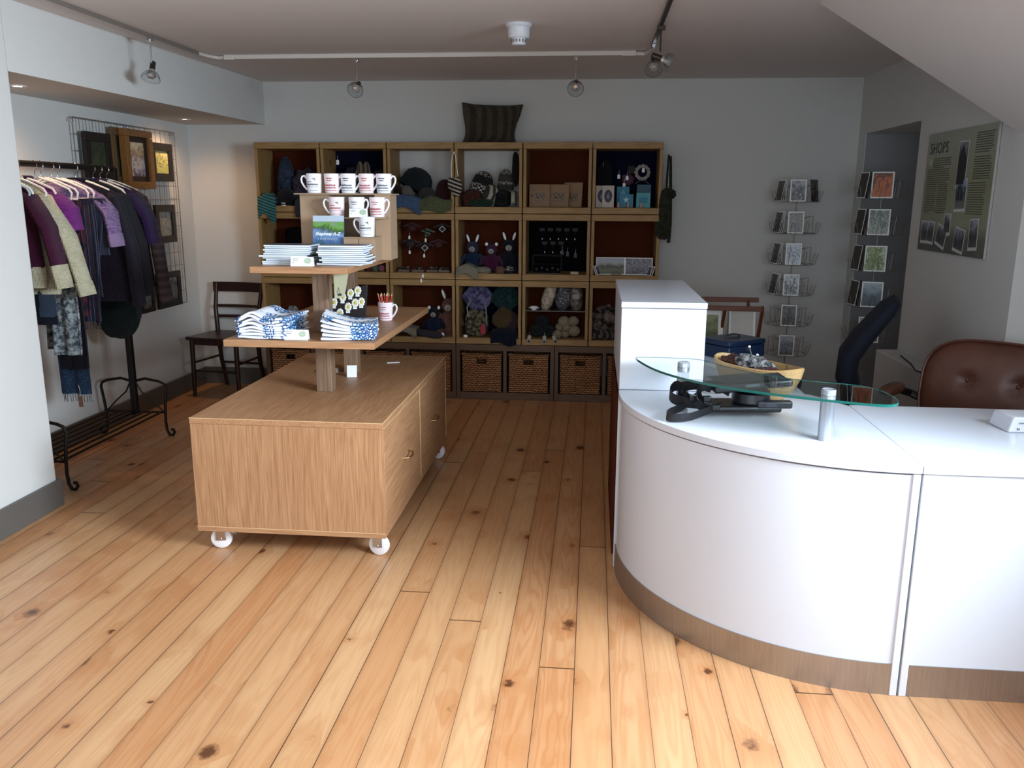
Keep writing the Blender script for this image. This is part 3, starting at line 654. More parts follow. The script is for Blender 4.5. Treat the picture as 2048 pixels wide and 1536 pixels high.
for i in range(5):
    a = 2 * PI * i / 5 + .3; d = Vector((math.cos(a), math.sin(a), 0))
    l_ = MB().tube([Vector((0, -.2, .11)) + d * .02, Vector((0, -.2, .075)) + d * .27], [.022, .014], 8).build('base_leg', BLACKM, OC)
    w_ = MB(); q = Vector((0, -.2, .027)) + d * .275; sd = Vector((-d.y, d.x, 0)); w_.cyl(q - sd * .018, q + sd * .018, .026, n=16); w_.build('castor', BLACKM, l_)

# ---------------------------------------------------------------- clothes rail
RX, RY0, RY1 = -2.87, 3.90, 4.93
CR = thing('clothes_rack', 'black iron clothes rail with slatted base shelf in the alcove', 'clothes rack', (RX, 4.4, 0))
yo = 4.4
MB().tube([(0, RY0 - yo, 1.655), (0, RY1 - yo, 1.655)], .016, 14).build('hanging_rail', BLACKM, CR)
for ye, s_ in ((RY0, -1), (RY1, 1)):
    y_ = ye - yo
    MB().box(-.018, .018, y_ - .018, y_ + .018, .14, 1.66).build('upright', BLACKM, CR, smooth=False, bevel=.004)
    MB().tube([(-.20, y_, .16), (.20, y_, .16)], .007, 8).build('base_cross_bar', BLACKM, CR)
    for sx_ in (-1, 1):
        e_ = MB(); e_.tube([(sx_ * .02, y_, .36), (sx_ * .08, y_, .375), (sx_ * .17, y_, .36), (sx_ * .205, y_, .345), (sx_ * .215, y_, .32), (sx_ * .20, y_, .2), (sx_ * .195, y_, .10), (sx_ * .20, y_, .04), (sx_ * .215, y_ , .012), (sx_ * .235, y_, .012), (sx_ * .248, y_, .03), (sx_ * .24, y_, .05), (sx_ * .228, y_, .048)], .009, 8)
        e_.build('scroll_leg', BLACKM, CR)
        MB().tube([(sx_ * .19, y_, .16), (sx_ * .12, y_, .23), (sx_ * .05, y_, .29), (sx_ * .02, y_, .35)], .005, 6).build('brace', BLACKM, CR)
for i in range(7):
    x = -.17 + .34 * i / 6
    MB().tube([(x, RY0 - yo, .16), (x, RY1 - yo, .16)], .0065, 8).build('base_slat', BLACKM, CR)

# ---------------------------------------------------------------- wooden print browser by the back wall
PB = thing('print_browser', 'wooden X-frame print browser with canvas sling by the back wall', 'print rack', (.83, 5.35, 0))
b = MB().bar((-.27, -.15, .852), (.20, -.15, .846), .022, .03).build('top_rail', TEAK, PB, smooth=False, bevel=.003)
b = MB().bar((-.27, .17, .865), (.235, .17, .865), .022, .03).build('top_rail', TEAK, PB, smooth=False, bevel=.003)
for x in (-.22, .20): MB().bar((x, -.15, .86), (x, .2, .02), .018, .028).build('leg', TEAK, PB, smooth=False, bevel=.003)
for x in (-.19, .17): MB().bar((x, .17, .86), (x, -.2, .02), .018, .028).build('leg', TEAK, PB, smooth=False, bevel=.003)
MB().bar((-.02, -.135, .855), (-.035, -.0, .52), .018, .022).build('centre_slat', TEAK, PB, smooth=False, bevel=.003)
MB().sheet(lambda u, v: (-.20 + .38 * u, -.15 + .32 * v, .55 - .06 * math.sin(PI * v)), 4, 12, .004).build('canvas_sling', plain('#a9a094', .9, 0, .05, .1, 300), PB)
GP = picture('green_print', [(0, '#26321c'), (.35, '#5e6d3a'), (.6, '#94996a'), (.75, '#4a5a3c'), (1, '#c4c4ae')], 3, 4, .6)
def flat_card(name, label, cat, loc, w, h, mat, rot=(0, 0, 0), border=PAPER, bw=.006, t=.0025, group=None, inner='printed_picture', bot=None):
    """upright card facing -y, with a printed picture as its own part"""
    o = thing(name, label, cat, loc, 0, group, rot)
    MB().box(-w / 2, w / 2, 0, t, 0, h).build('card_sheet', border, o, smooth=False)
    MB().box(-w / 2 + bw, w / 2 - bw, -.0012, 0, (bot if bot is not None else bw), h - bw).build(inner, mat, o, smooth=False)
    return o
flat_card('art_print', 'mounted green meadow print in the wooden browser', 'print', (.71, 5.235, .56), .20, .27, GP, (rad(-8), 0, 0), PAPER, .03, group='prints in the wooden browser')
flat_card('art_print', 'plain white backed print at the right of the wooden browser', 'print', (.93, 5.26, .56), .16, .28, plain('#c9c6c0', .6), (rad(-10), 0, 0), PAPER, .012, group='prints in the wooden browser')
flat_card('art_print', 'cream print standing behind the green meadow print', 'print', (.76, 5.33, .53), .30, .31, plain('#b9b2a6', .6), (rad(-6), 0, 0), PAPER, .02, group='prints in the wooden browser')
# ---------------------------------------------------------------- writing helpers
def text_mesh(s, size, depth=.0004, bold=0.0, shear=0.0, align='LEFT', space=1.0):
    cu = bpy.data.curves.new('t', 'FONT'); cu.body = s; cu.size = size; cu.extrude = depth; cu.offset = bold; cu.shear = shear
    cu.align_x = align; cu.resolution_u = 2; cu.space_character = space
    o = bpy.data.objects.new('t', cu); COL.objects.link(o); bpy.context.view_layer.update()
    me = bpy.data.meshes.new_from_object(o.evaluated_get(bpy.context.evaluated_depsgraph_get()))
    bpy.data.objects.remove(o); vs = [tuple(v.co) for v in me.vertices]; fs = [tuple(p.vertices) for p in me.polygons]; bpy.data.meshes.remove(me)
    return vs, fs
def put_text(s, size, M, mat, parent, name='lettering', **kw):
    vs, fs = text_mesh(s, size, **kw); b = MB(); b.add(vs, fs, 0, M); return b.build(name, mat, parent, smooth=False)
FACE = Matrix.Rotation(PI / 2, 4, 'X')
def scrawl(b, x0, x1, z, h, seed, f, r=.0006):
    """one line of unreadable handwriting as a fine ribbon; f maps (x,z)->3D"""
    rnd = random.Random(seed); n = max(6, int((x1 - x0) / (h * .33))); P = []
    for i in range(n * 3):
        u = i / (n * 3 - 1); ph = i * 2.1; P.append(f(x0 + (x1 - x0) * u + .25 * h * math.sin(ph + 1.3), z + h * .5 * math.sin(ph) * rnd.uniform(.4, 1)))
    b.tube(P, r, 4)
# ---------------------------------------------------------------- fibreboard riser with mugs
RS = thing('stepped_display_stand', 'brown fibreboard stand with three stepped shelves on the upper island shelf', 'display stand', (-1.20, 4.08, 1.2005))
def bx(n, *a): return MB().box(*a).build(n, MDF, RS, smooth=False, bevel=.001)
bx('left_panel', -.232, -.085, 0, .10, 0, .308); bx('right_panel', .150, .225, -.04, .10, 0, .308); bx('top_shelf', -.245, .238, -.045, .105, .308, .314)
bx('middle_shelf', -.085, .222, -.115, .0, .198, .204); bx('low_shelf', .035, .185, -.19, -.045, .108, .114); bx('back_panel', -.085, .15, .094, .10, 0, .308)
bx('low_front', .035, .105, -.185, -.18, 0, .108); bx('low_front', .108, .185, -.185, -.18, 0, .108); bx('shelf_support', .04, .046, -.18, .09, 0, .108); bx('shelf_support', .176, .182, -.18, .09, 0, .108)
bx('shelf_support', -.083, -.077, -.105, .09, 0, .198); bx('shelf_support', .142, .148, -.105, .09, .114, .198)
CHINA = plain('#eceaf0', .12, 0, .01, 0, 60, 'bone_china'); CHINAP = plain('#efdfe2', .12, 0, .01, 0, 60, 'pink_tinted_china')
INKB = plain('#2c4a58', .5, 0, .05, 0, 60, 'dark_blue_print'); INKR = plain('#b8434e', .5, 0, .05, 0, 60, 'red_print'); INKD = plain('#23262c', .5)
def mug(label, col, lay, loc, rz=0, group='souvenir mugs on the stepped stand'):
    t = thing('mug', label, 'mug', loc, rz, group)
    b = MB().lathe([(.030, 0), (.033, .001), (.0345, .012), (.0365, .05), (.0385, .092), (.0375, .093), (.0358, .088), (.034, .05), (.031, .006), (.0001, .005)], 40)
    b.build('body', CHINAP if col == 'r' else CHINA, t)
    MB().tube([(-.0365, 0, .072), (-.046, 0, .082), (-.056, 0, .080), (-.062, 0, .068), (-.060, 0, .052), (-.050, 0, .034), (-.040, 0, .022), (-.034, 0, .018)], [.0042, .004, .0036, .0034, .0034, .0034, .0038, .0045], 10, flat=1.3).build('handle', CHINA, t)
    im = INKR if col == 'r' else INKB
    off = {0: rad(-90), 1: rad(-90)}[0]
    f = lambda x, z: (.0385 * math.cos(off + x / .0385) * (1 - .0) , .0385 * math.sin(off + x / .0385), z)
    def ff(x, z):
        r = .0352 + .0033 * (z / .092) + .0006; a = -PI / 2 + x / r; return (r * math.cos(a), r * math.sin(a), z)
    b = MB(); s = hash_(label)
    if lay == 'name':   # two small lines above large lettering
        scrawl(b, -.018, .012, .070, .005, s, ff, .0009); scrawl(b, -.014, .008, .060, .004, s + 1, ff, .0007)
        b.build('small_lettering', INKD if col != 'r' else im, t)
        b = MB(); scrawl(b, -.032, .026, .038, .013, s + 2, ff, .0009); scrawl(b, -.03, .028, .026, .007, s + 3, ff, .0007); b.build('printed_design', im, t)
        b = MB(); scrawl(b, -.03, .03, .014, .003, s + 4, ff, .0005); b.build('fine_lettering', im, t)
    else:
        b.tube([ff(.004, .070), ff(.010, .066), ff(.016, .073), ff(.012, .064), ff(.018, .060)], .0014, 5); b.build('bird_drawing', INKD, t)
        b = MB(); scrawl(b, -.030, .030, .042, .012, s + 1, ff, .0007); scrawl(b, -.028, .0, .054, .004, s + 2, ff, .0005)
        b.tube([ff(-.032 + .064 * i / 9, .030) for i in range(10)], .0006, 4); b.tube([ff(-.012 + .036 * i / 9, .014) for i in range(10)], .0006, 4); b.build('printed_design', im if col == 'r' else INKB, t)
    return t
def hash_(s): return sum(ord(c) * (i + 3) for i, c in enumerate(s)) % 1000
R_ = PI
for (x, c, l, rz, lab) in ((-1.357, 'b', 'bird', rad(12), 'white mug with bird drawing at the left end of the top mug row'), (-1.268, 'r', 'name', PI, 'pink lettered mug second from left in the top mug row'),
                           (-1.187, 'b', 'name', PI, 'blue lettered mug in the middle of the top mug row'), (-1.098, 'r', 'name', PI, 'pink lettered mug fourth from left in the top mug row'),
                           (-1.013, 'b', 'name', PI, 'blue lettered mug at the right end of the top mug row')):
    t = mug(lab, c, l, (x, 4.085, 1.5148), 0)
    if rz == PI:
        for ch in t.children:
            if ch.name.startswith('handle'): ch.rotation_euler = (0, 0, PI - rad(12))
    else:
        for ch in t.children:
            if ch.name.startswith('handle'): ch.rotation_euler = (0, 0, rad(8))
for (x, c, l, k, lab) in ((-1.228, 'r', 'bird', 0, 'white mug with pink bird drawing at left of the middle shelf'), (-1.130, 'b', 'name', 1, 'blue lettered mug behind the price card on the middle shelf'), (-1.030, 'r', 'name', 1, 'pink lettered mug at right of the middle shelf')):
    t = mug(lab, c, l, (x, 4.015, 1.4048), 0)
    for ch in t.children:
        if ch.name.startswith('handle'): ch.rotation_euler = (0, 0, PI - rad(14) if k else rad(8))
mug('white mug with blue bird drawing alone on the lowest stand shelf', 'b', 'bird', (-1.065, 3.945, 1.3148), 0)
# price cards: tent-folded
GRN = picture('price_card_emblem', [(0, '#8fa98a'), (.5, '#b9c8b0'), (.8, '#7e9a84'), (1, '#dfe6da')], 5, 6, .3)
def price_card(loc, rz, label, w=.095, h=.042, kraft=False):
    t = thing('price_card', label, 'price card', loc, rz, 'tent-folded price cards')
    M = Matrix.Rotation(rad(-18), 4, 'X')
    MB().box(-w / 2, w / 2, 0, .0008, 0, h, 0, M).build('card', PAPER, t, smooth=False)
    b = MB(); b.box(-w / 2, w / 2, 0, .0008, -h, 0, 0, Matrix.Translation((0, h * math.sin(rad(18)), h * math.cos(rad(18)))) @ Matrix.Rotation(rad(18), 4, 'X')); b.build('card_back', PAPER, t, smooth=False)
    b = MB(); b.lathe([(.0001, 0), (.016, 0), (.016, .0006), (.0001, .0006)], 24, sq=.8); b.tf(M @ Matrix.Translation((w * .25, -.0002, h * .58)) @ Matrix.Rotation(PI / 2, 4, 'X')); b.build('emblem', GRN, t, smooth=False)
    b = MB(); f = lambda x, z: M @ Vector((x, -.0004, z)); s = hash_(label)
    scrawl(b, -w * .42, -w * .15, h * .82, .0025, s, f, .0004); scrawl(b, -w * .42, -w * .2, h * .66, .0025, s + 1, f, .0004); scrawl(b, -w * .42, -w * .34, h * .4, .003, s + 2, f, .0005)
    b.build('handwriting', INKD, t); return t
price_card((-1.105, 3.972 - .03, 1.4048), rad(6), 'white price card in front of the mugs on the middle shelf', .085, .042)
price_card((-1.268, 3.598, 1.201), rad(4), 'white price card at front edge of the upper shelf before the books', .100)
price_card((-1.285, 3.525, .886), rad(3), 'white price card between the two tea towel stacks', .108, .046)
price_card((-1.045, 3.83, .886), rad(-28), 'white price card standing beside the badge board', .075, .05)
# books
COVER = picture('book_cover_landscape', [(0, '#1f3a26'), (.2, '#34592f'), (.33, '#3c5f8e'), (.5, '#6f8fbb'), (.6, '#3d5230'), (.68, '#5f9a35'), (.78, '#7d8f74'), (.85, '#8fa3b8'), (1, '#c7d2dd')], 8, 2.0, .86, 1.0)
PAGES = NT('book_page_edges', .7); sx = PAGES.n('SeparateXYZ'); PAGES.put(sx.inputs[0], PAGES.co()); PAGES.col(PAGES.ramp(PAGES.noise(PAGES.map(PAGES.co(), (1, 1, 60)), 12, 2), [(.3, '#c9d4e2'), (.7, '#f2f6fb')])); PAGES = PAGES.m
COVD = plain('#46505e', .35, 0, .25, 0, 60, 'dark_book_cover')
bk0 = None
def book(label, loc, rz, group, th=.0085):
    global bk0
    if bk0 is None:
        t = thing('book', label, 'book', loc, rz, group)
        MB().box(-.074, .074, -.104, .104, .0008, .0078).build('page_block', PAGES, t, smooth=False)
        MB().box(-.075, .075, -.105, .105, .0078, .0086).build('front_cover', COVD, t, smooth=False)
        MB().box(-.075, .075, -.105, .105, 0, .0008).build('back_cover', COVD, t, smooth=False)
        bk0 = t; return t
    return dup(bk0, loc, label, rz, group=group)
rnd = random.Random(4)
def pos_word(i, n): return 'bottom' if i == 0 else ('topmost' if i == n - 1 else (ORD[n - 1 - i] + ' from top'))
nL = 10
for i in range(nL):
    book('paperback %s in the left book stack' % pos_word(i, nL), (-1.362 + rnd.uniform(-.008, .008) - (.018 if i == 4 else 0), 3.745 + rnd.uniform(-.01, .006), 1.2005 + i * .0088), PI / 2 + rnd.uniform(-.05, .05) if i != 4 else PI / 2 + .1, 'paperbacks in the left stack', .0085)
nR = 10
for i in range(nR):
    book('paperback %s in the right book stack' % pos_word(i, nR), (-1.112 + rnd.uniform(-.012, .012), 3.755 + rnd.uniform(-.012, .008), 1.2005 + i * .0088), PI / 2 + rnd.uniform(-.16, .20), 'paperbacks in the right stack', .0085)
t = thing('display_book', 'upright copy of green and blue history paperback titled Shapinsay A-Z', 'book', (-1.243, 3.895, 1.2012), 0, None, (rad(-9), 0, rad(2)))
MB().box(-.072, .072, .0012, .0078, .001, .212).build('page_block', PAGES, t, smooth=False)
MB().box(-.074, .074, 0, .0012, 0, .213).build('front_cover', COVER, t, smooth=False); MB().box(-.074, .074, .0078, .009, 0, .213).build('back_cover', COVD, t, smooth=False)
MB().box(-.074, .074, -.0004, 0, .186, .213).build('sky_band', plain('#b4c1d0', .4), t, smooth=False)
put_text('Shapinsay A-Z', .0205, Matrix.Translation((-.062, -.0012, .122)) @ FACE, PAPER, t, 'title_lettering', bold=.0006, shear=.25)
put_text('a brief history', .0165, Matrix.Translation((-.052, -.0012, .101)) @ FACE, plain('#b9c4d6', .5), t, 'subtitle_lettering', shear=.25)
t = thing('display_easel', 'small dark easel foot holding the upright paperback', 'easel', (-1.295, 3.866, 1.2005)); MB().box(-.03, .012, -.02, .0, 0, .006).build('foot', BLACKM, t, bevel=.001); MB().box(-.03, .012, -.024, -.02, .0, .014).build('lip', BLACKM, t, bevel=.001)
# tea towels: folded cloths with blue print, two stacks
TOW = NT('printed_tea_towel', .9); v = TOW.co(); w = TOW.n('TexVoronoi', feature='DISTANCE_TO_EDGE', i_Scale=1.0); TOW.put(w.inputs['Vector'], TOW.map(v, (62, 62, 62))); sx = TOW.n('SeparateXYZ'); TOW.put(sx.inputs[0], v)
m1 = TOW.math('GREATER_THAN', TOW.noise(v, 11, 2), .50); m2 = TOW.math('LESS_THAN', w.outputs[0], .16)
mm = TOW.math('MULTIPLY', m1, m2); TOW.col(TOW.mix(mm, '#eef3fb', TOW.ramp(TOW.noise(v, 9, 1), [(.4, '#1c3f86'), (.6, '#2f6fa8')]))); TOW = TOW.m
def towel(label, loc, rz, seed, prof, W=.225, D=.25, th=.0105, group=None):
    rr = random.Random(seed); a1, a2 = rr.uniform(-.002, .002), rr.uniform(.8, 1.2)
    def fn(k):
        def g(u, v):
            x = (u - .5) * W; y = (v - .5) * D
            z = prof(u, v) + .0012 * math.sin(7 * u * a2 + seed) + .001 * math.sin(9 * v + seed)
            return (x + .002 * math.sin(12 * v + seed), y + .0025 * math.sin(10 * u + seed * 1.7), z)
        return g
    b = MB().sheet(fn(0), 18, 14, th)
    o = b.build('tea_towel', TOW, None, loc=loc, rot=(0, 0, rz), bevel=.0045, seg=3)
    return tag(o, label, 'tea towel', group)
def profL(i):
    return lambda u, v: (.004 + .036 * math.exp(-((u - .30) / .19) ** 2) * (i / 8) + .012 * max(0, u - .72) / .28 * (i / 8)) + .0052
def profR(i):
    return lambda u, v: (.004 + .058 * (1 - u) ** 2.6 * (i / 6) + .012 * max(0, u - .6) * (i / 7)) + .0052
for i in range(8):
    towel('white tea towel with blue print, %s of the left stack' % pos_word(i, 8), (-1.435 + (.004 if i % 2 else -.004), 3.655 + .004 * (i % 3), .883 + i * .0112), rad(-3 + (i % 3)), i + 1, profL(i), .235, .26, group='printed tea towels in the left stack')
for i in range(6):
    towel('white tea towel with blue print, %s of the right stack' % pos_word(i, 6), (-1.075 + (.003 if i % 2 else -.003), 3.645 + .003 * (i % 3), .883 + i * .0112), rad(11 + (i % 3)), i + 21, profR(i), .235, .22, group='printed tea towels in the right stack')
# badge board with daisy pins
BB = thing('badge_board', 'dark slanted display board leaning on the post behind the tea towels', 'display board', (-1.19, 3.93, .890), 0, None, (rad(-14), 0, rad(-4)))
MB().add([(-.115, 0, 0), (.105, 0, 0), (.108, 0, .205), (-.115, 0, .135), (-.115, .012, 0), (.105, .012, 0), (.108, .012, .205), (-.115, .012, .135)], [(0, 1, 2, 3), (7, 6, 5, 4), (0, 4, 5, 1), (1, 5, 6, 2), (2, 6, 7, 3), (3, 7, 4, 0)]).build('board', plain('#1c1417', .7), BB, smooth=False, bevel=.002)
YEL = plain('#c9b640', .6); PET = plain('#e8e6d4', .6)
badge0 = None
MBB = Matrix.Translation((-1.19, 3.93, .890)) @ Euler((rad(-14), 0, rad(-4))).to_matrix().to_4x4()
bp = [(-.095, .100), (-.055, .112), (-.012, .138), (.026, .158), (.062, .172), (-.066, .052), (-.022, .062), (.018, .092), (.052, .112), (.083, .118)]
for i, (x, z) in enumerate(bp):
    lab = 'yellow daisy pin, %s in the %s row of dark board' % (['leftmost', 'second', 'third', 'fourth', 'rightmost'][i % 5], ['upper', 'lower'][i // 5])
    p = MBB @ Vector((x, -.001, z))
    if badge0 is None:
        t = thing('daisy_pin', lab, 'brooch', p, 0, 'daisy pins on the dark board', (rad(-14), 0, rad(-4)))
        b = MB()
        for k in range(9):
            a = 2 * PI * k / 9; b.ell((.012 * math.cos(a), -.003, .015 * math.sin(a)), (.0068, .002, .0075), 8, 6)
        b.build('petals', PET, t); MB().ell((0, -.004, 0), (.0065, .003, .0075), 12, 8).build('flower_centre', YEL, t)
        MB().box(-.010, .010, -.002, -.001, -.029, -.019, 0).build('paper_tag', PAPER, t, smooth=False)
        MB().tube([(0, -.002, -.010), (0, -.003, -.016), (.002, -.002, -.02)], .0006, 4).build('tag_string', INKD, t)
        badge0 = t
    else: dup(badge0, p, lab)
# pencil mug
t = mug('white mug with pink lettering holding red pencils behind the badge board', 'r', 'name', (-1.045, 4.18, .8855), 0, 'pencil mug')
for ch in t.children:
    if ch.name.startswith('handle'): ch.rotation_euler = (0, 0, PI - rad(10))
PEN = plain('#b5402c', .4); rnd = random.Random(9); pc0 = None
for i in range(14):
    a = 2 * PI * i / 14 + .2; r = .022 if i % 2 else .012; x, y = r * math.cos(a), r * math.sin(a)
    lab = 'red pencil standing in the lettered mug'
    rot = (rad(-12 * math.sin(a)) * (r / .022), rad(12 * math.cos(a)) * (r / .022), 0)
    loc = (-1.045 + x * .5, 4.18 + y * .5, .893 + .002 * (i % 4))
    if pc0 is None:
        p = thing('pencil', lab, 'pencil', loc, 0, 'red pencils in the mug', rot)
        MB().cyl((0, 0, 0), (0, 0, .118), .0032, n=6).build('shaft', PEN, p, smooth=False); MB().cyl((0, 0, .118), (0, 0, .128), .0032, .0006, 6).build('tip', plain('#d1a878', .6), p, smooth=False); pc0 = p
    else: dup(pc0, loc, lab, rot=rot)
# cloth pennant and small bits
t = thing('drawstring_pouch_tag', 'pale green paper bag hanging from the upper shelf by the post', 'paper bag', (-1.125, 3.70, 1.171))
MB().add([(-.035, 0, 0), (.035, 0, 0), (.012, 0, -.11), (-.033, 0, -.125), (-.035, .006, 0), (.035, .006, 0), (.012, .006, -.11), (-.033, .006, -.125)], [(0, 1, 2, 3), (7, 6, 5, 4), (0, 4, 5, 1), (1, 5, 6, 2), (2, 6, 7, 3), (3, 7, 4, 0)]).build('bag_front', plain('#a9a88c', .7, 0, .1), t, smooth=False)
b = MB(); b.tube([(-.02, -.002, -.095), (-.012, -.002, -.07), (-.006, -.002, -.095)], .0008, 4); b.box(-.018, 0, -.002, -.001, -.108, -.098); b.build('printed_motif', INKD, t)
t = thing('leaflet', 'white folded leaflet with blue stripe lying on the island top behind the post', 'leaflet', (-1.37, 4.22, .6005), rad(15)); MB().box(-.05, .05, -.035, .035, 0, .012).build('folded_sheets', PAPER, t, smooth=False, bevel=.001); MB().box(-.047, .04, -.036, -.0352, .003, .009).build('stripe', INKB, t, smooth=False)
t = thing('card_holder', 'white card leaning between the two island posts', 'card', (-1.215, 4.10, .6005), 0, None, (rad(-10), 0, rad(8))); MB().box(-.02, .03, 0, .003, 0, .06).build('card_sheet', PAPER, t, smooth=False)
t = tag(MB().box(-.035, .035, -.008, .008, 0, .004).build('leaflet_strip', PAPER, loc=(-1.09, 4.50, .6005), rot=(0, 0, rad(20))), 'small white strip of paper lying right of the rear island post', 'paper')
# ---------------------------------------------------------------- clothes on the rail
HY = plain('#e2dcd6', .4, 0, .03, 0, 60, 'white_plastic_hanger'); RXc = RX
def hanger_mesh(t, col, w=.19, dz=0, child=False):
    MB().tube([(0, 0, -.060), (0, 0, -.035), (.010, 0, -.026), (.017, 0, -.012), (.014, 0, .004), (0, 0, .018), (-.0145, 0, .011), (-.0175, 0, -.001)], .0022, 6).build('hook', CHROME, t)
    P = [(-w, 0, -.145), (-w * .93, 0, -.125), (-w * .5, 0, -.09), (0, 0, -.062), (w * .5, 0, -.09), (w * .93, 0, -.125), (w, 0, -.145), (w * .97, 0, -.175), (0, 0, -.178), (-w * .97, 0, -.175)]
    b = MB().tube(P, .0062, 8, True); b.build('shoulder_frame', col, t)
def hanger(y, label, col=None, w=.19, rz=0): 
    t = thing('clothes_hanger', label, 'hanger', (RXc, y, 1.655), rz, 'hangers on the iron rail'); hanger_mesh(t, col or HY, w); return t
def garment(name, label, y, mat, L, w=.21, sw=.30, sleeve=.42, cuff=None, cufL=.09, hem=None, collar=None, th=.035, spread=.25, top=-.085, rz=0, group='knitwear on the iron rail', short=False, hemL=.06):
    t = thing(name, label, 'garment', (RXc, y, 1.655), rz, group); z0 = top
    secs = [(0, 0, z0 + .012, .055, th * .4), (0, 0, z0, .085, th * .6), (0, 0, z0 - .03, w * .72, th * .7), (0, 0, z0 - .065, w * .98, th * .8), (0, 0, z0 - .13, w, th), (0, 0, z0 - L * .45, w * .96, th), (0, 0, z0 - L * .75, w * 1.03, th * 1.1), (0, 0, z0 - L, w * 1.08, th * 1.15)]
    b = MB().loft(secs, 44, .18, 6, hash_(label)); b.build('body', mat, t)
    if hem:
        b = MB().loft([(0, 0, z0 - L + .004, w * 1.085, th * 1.17), (0, 0, z0 - L - hemL * .5, w * 1.09, th * 1.15), (0, 0, z0 - L - hemL, w * 1.06, th * 1.1)], 44, .2, 6, 3); b.build('hem', hem, t)
    if collar: MB().tube([(.05 * math.cos(a), -.005 + .03 * math.sin(a), z0 + .012) for a in [2 * PI * i / 16 for i in range(16)]], .013, 8, True).build('collar', collar, t)
    for s_ in (-1, 1):
        x0 = s_ * w * .88; x1 = s_ * (w * .98 + spread * sleeve); zs = z0 - .085
        p0 = Vector((x0, 0, zs)); p2 = Vector((x1, -.012, zs - sleeve)); p1 = (p0 + p2) / 2 + Vector((s_ * .03, -.008, .02))
        r = .055
        MB().tube([p0 + Vector((-s_ * .03, 0, .02)), p0, p0.lerp(p1, .5), p1, p1.lerp(p2, .5), p2], [.03, .055, .062, .058, .054, .052], 16, flat=.55).build('sleeve', mat, t)
        d = (p2 - p1).normalized()
        if cuff: MB().tube([p2 - d * .01, p2 + d * cufL * .5, p2 + d * cufL], [.057, .060, .058], 16, flat=.55).build('cuff', cuff, t)
    return t
def hung_scarf(label, y, mat, w, L, x=0, top=-.172, fringe=None, th=.010, rz=0, group='scarves on the iron rail', taper=1.0):
    t = thing('scarf', label, 'scarf', (RXc + x, y, 1.655), rz, group); s = hash_(label)
    def f(u, v):
        ww = w * (1 + (taper - 1) * v); return ((u - .5) * ww + .006 * math.sin(5 * v + s), .008 * math.sin(u * 11 + s) * (.3 + v) + (.010 if v > .02 else 0), top - v * L)
    MB().sheet(f, 16, 22, th).build('cloth', mat, t)
    def g(u, v): return ((u - .5) * w + .004 * math.sin(6 * v), .028 + .006 * math.sin(u * 9 + s), top - v * L * .8)
    MB().sheet(g, 12, 14, th).build('rear_fall', mat, t)
    if fringe:
        b = MB(); n = int(w * taper / .010)
        for i in range(n):
            u = (i + .5) / n; p = Vector(f(u, 1)); b.tube([p + Vector((0, 0, .004)), p + Vector((.003 * math.sin(i * 2), .004 * math.cos(i), -.02)), p + Vector((.004 * math.cos(i * 3), 0, -.045))], .0016, 4)
        o = b.build('fringe', fringe, t); o['kind'] = 'stuff'
    return t
K = knit
MARO = K('#4e0e36', '#3c0a2b', 1, 'rib'); CREAM = K('#d9d2b4', '#c4bd9f', .8, 'marl'); MAG = K('#8c2f8e', '#74207c', .9, 'marl'); NAV = K('#17131f', '#0f0c16', .9, 'rib'); PLUM = K('#251a2c', '#191022', .9, 'marl')
LIL = K('#a98bb8', '#6f5788', .7, 'marl'); GSP = K('#b9bcb4', '#3c4244', .8, 'blotch'); FAIR = K('#2a1018', '#5d4648', 1.5, 'fair'); PUR = K('#32184f', '#25103c', 1, 'rib'); BLT = K('#34506e', '#1b2b44', 1, 'tweed')
GRNK = K('#10201e', '#0a1614', 1, 'rib'); PATCH = K('#8f8678', '#101624', .9, 'patch', c3='#3a4658'); STR = K('#3a2c42', '#18243a', .6, 'vstripe', c3='#6f7c92'); REDS = K('#5e2c38', '#1f1a30', .8, 'blotch'); GRY = K('#474a60', '#343750', 1, 'rib')
LB = plain('#a8b8c4', .35, 0, .02, 0, 60, 'pale_blue_hanger')
HL = 'white plastic hanger on the rail, %s counted from the pier'
hy = [3.91, 3.93, 4.00, 4.07, 4.20, 4.25, 4.34, 4.39, 4.55, 4.72, 4.79, 4.86]
for i, y in enumerate(hy):
    w_ = .17 if i < 2 else .19
    hanger(y, (HL % (['first'] + ORD[1:])[i] if i else 'pale blue hanger on the rail nearest the pier'), LB if i == 0 else HY, w_, rad((i * 37) % 9 - 4))
garment('cardigan', 'maroon knitted cardigan with wide cream cuffs nearest the pier', 3.93, MARO, .42, .17, sleeve=.33, cuff=CREAM, cufL=.105, hem=CREAM, th=.03, spread=.30, hemL=.10)
garment('cardigan', 'cream knitted cardigan hanging just behind the maroon one', 4.015, CREAM, .50, .185, sleeve=.42, cuff=CREAM, cufL=.06, hem=CREAM, th=.028, spread=.36, collar=CREAM)
garment('jumper', 'magenta mohair jumper between the cream cardigan and bare hangers', 4.095, MAG, .30, .20, sleeve=.16, th=.032, spread=.45, collar=PUR)
hung_scarf('patchwork shawl in grey, navy and cream below the maroon cardigan', 3.99, PATCH, .26, .60, .03, -.20, th=.012)
hung_scarf('black and white speckled scarf on the hanger behind the cream cardigan', 4.13, GSP, .15, .78, .10, taper=1.15)
hung_scarf('pale speckled scarf hanging beside the patchwork shawl', 4.08, K('#b9c2c4', '#4a525c', 1.1, 'blotch'), .14, .80, .15)
hung_scarf('navy woven scarf beside the black and white speckled one', 4.20, NAV, .14, .90, .10)
hung_scarf('dusty red and navy patterned scarf in the middle of the rail', 4.26, REDS, .09, .62, .135)
hung_scarf('blue and mauve striped scarf with fringe in the middle of the rail', 4.34, STR, .16, .66, .12, fringe=STR)
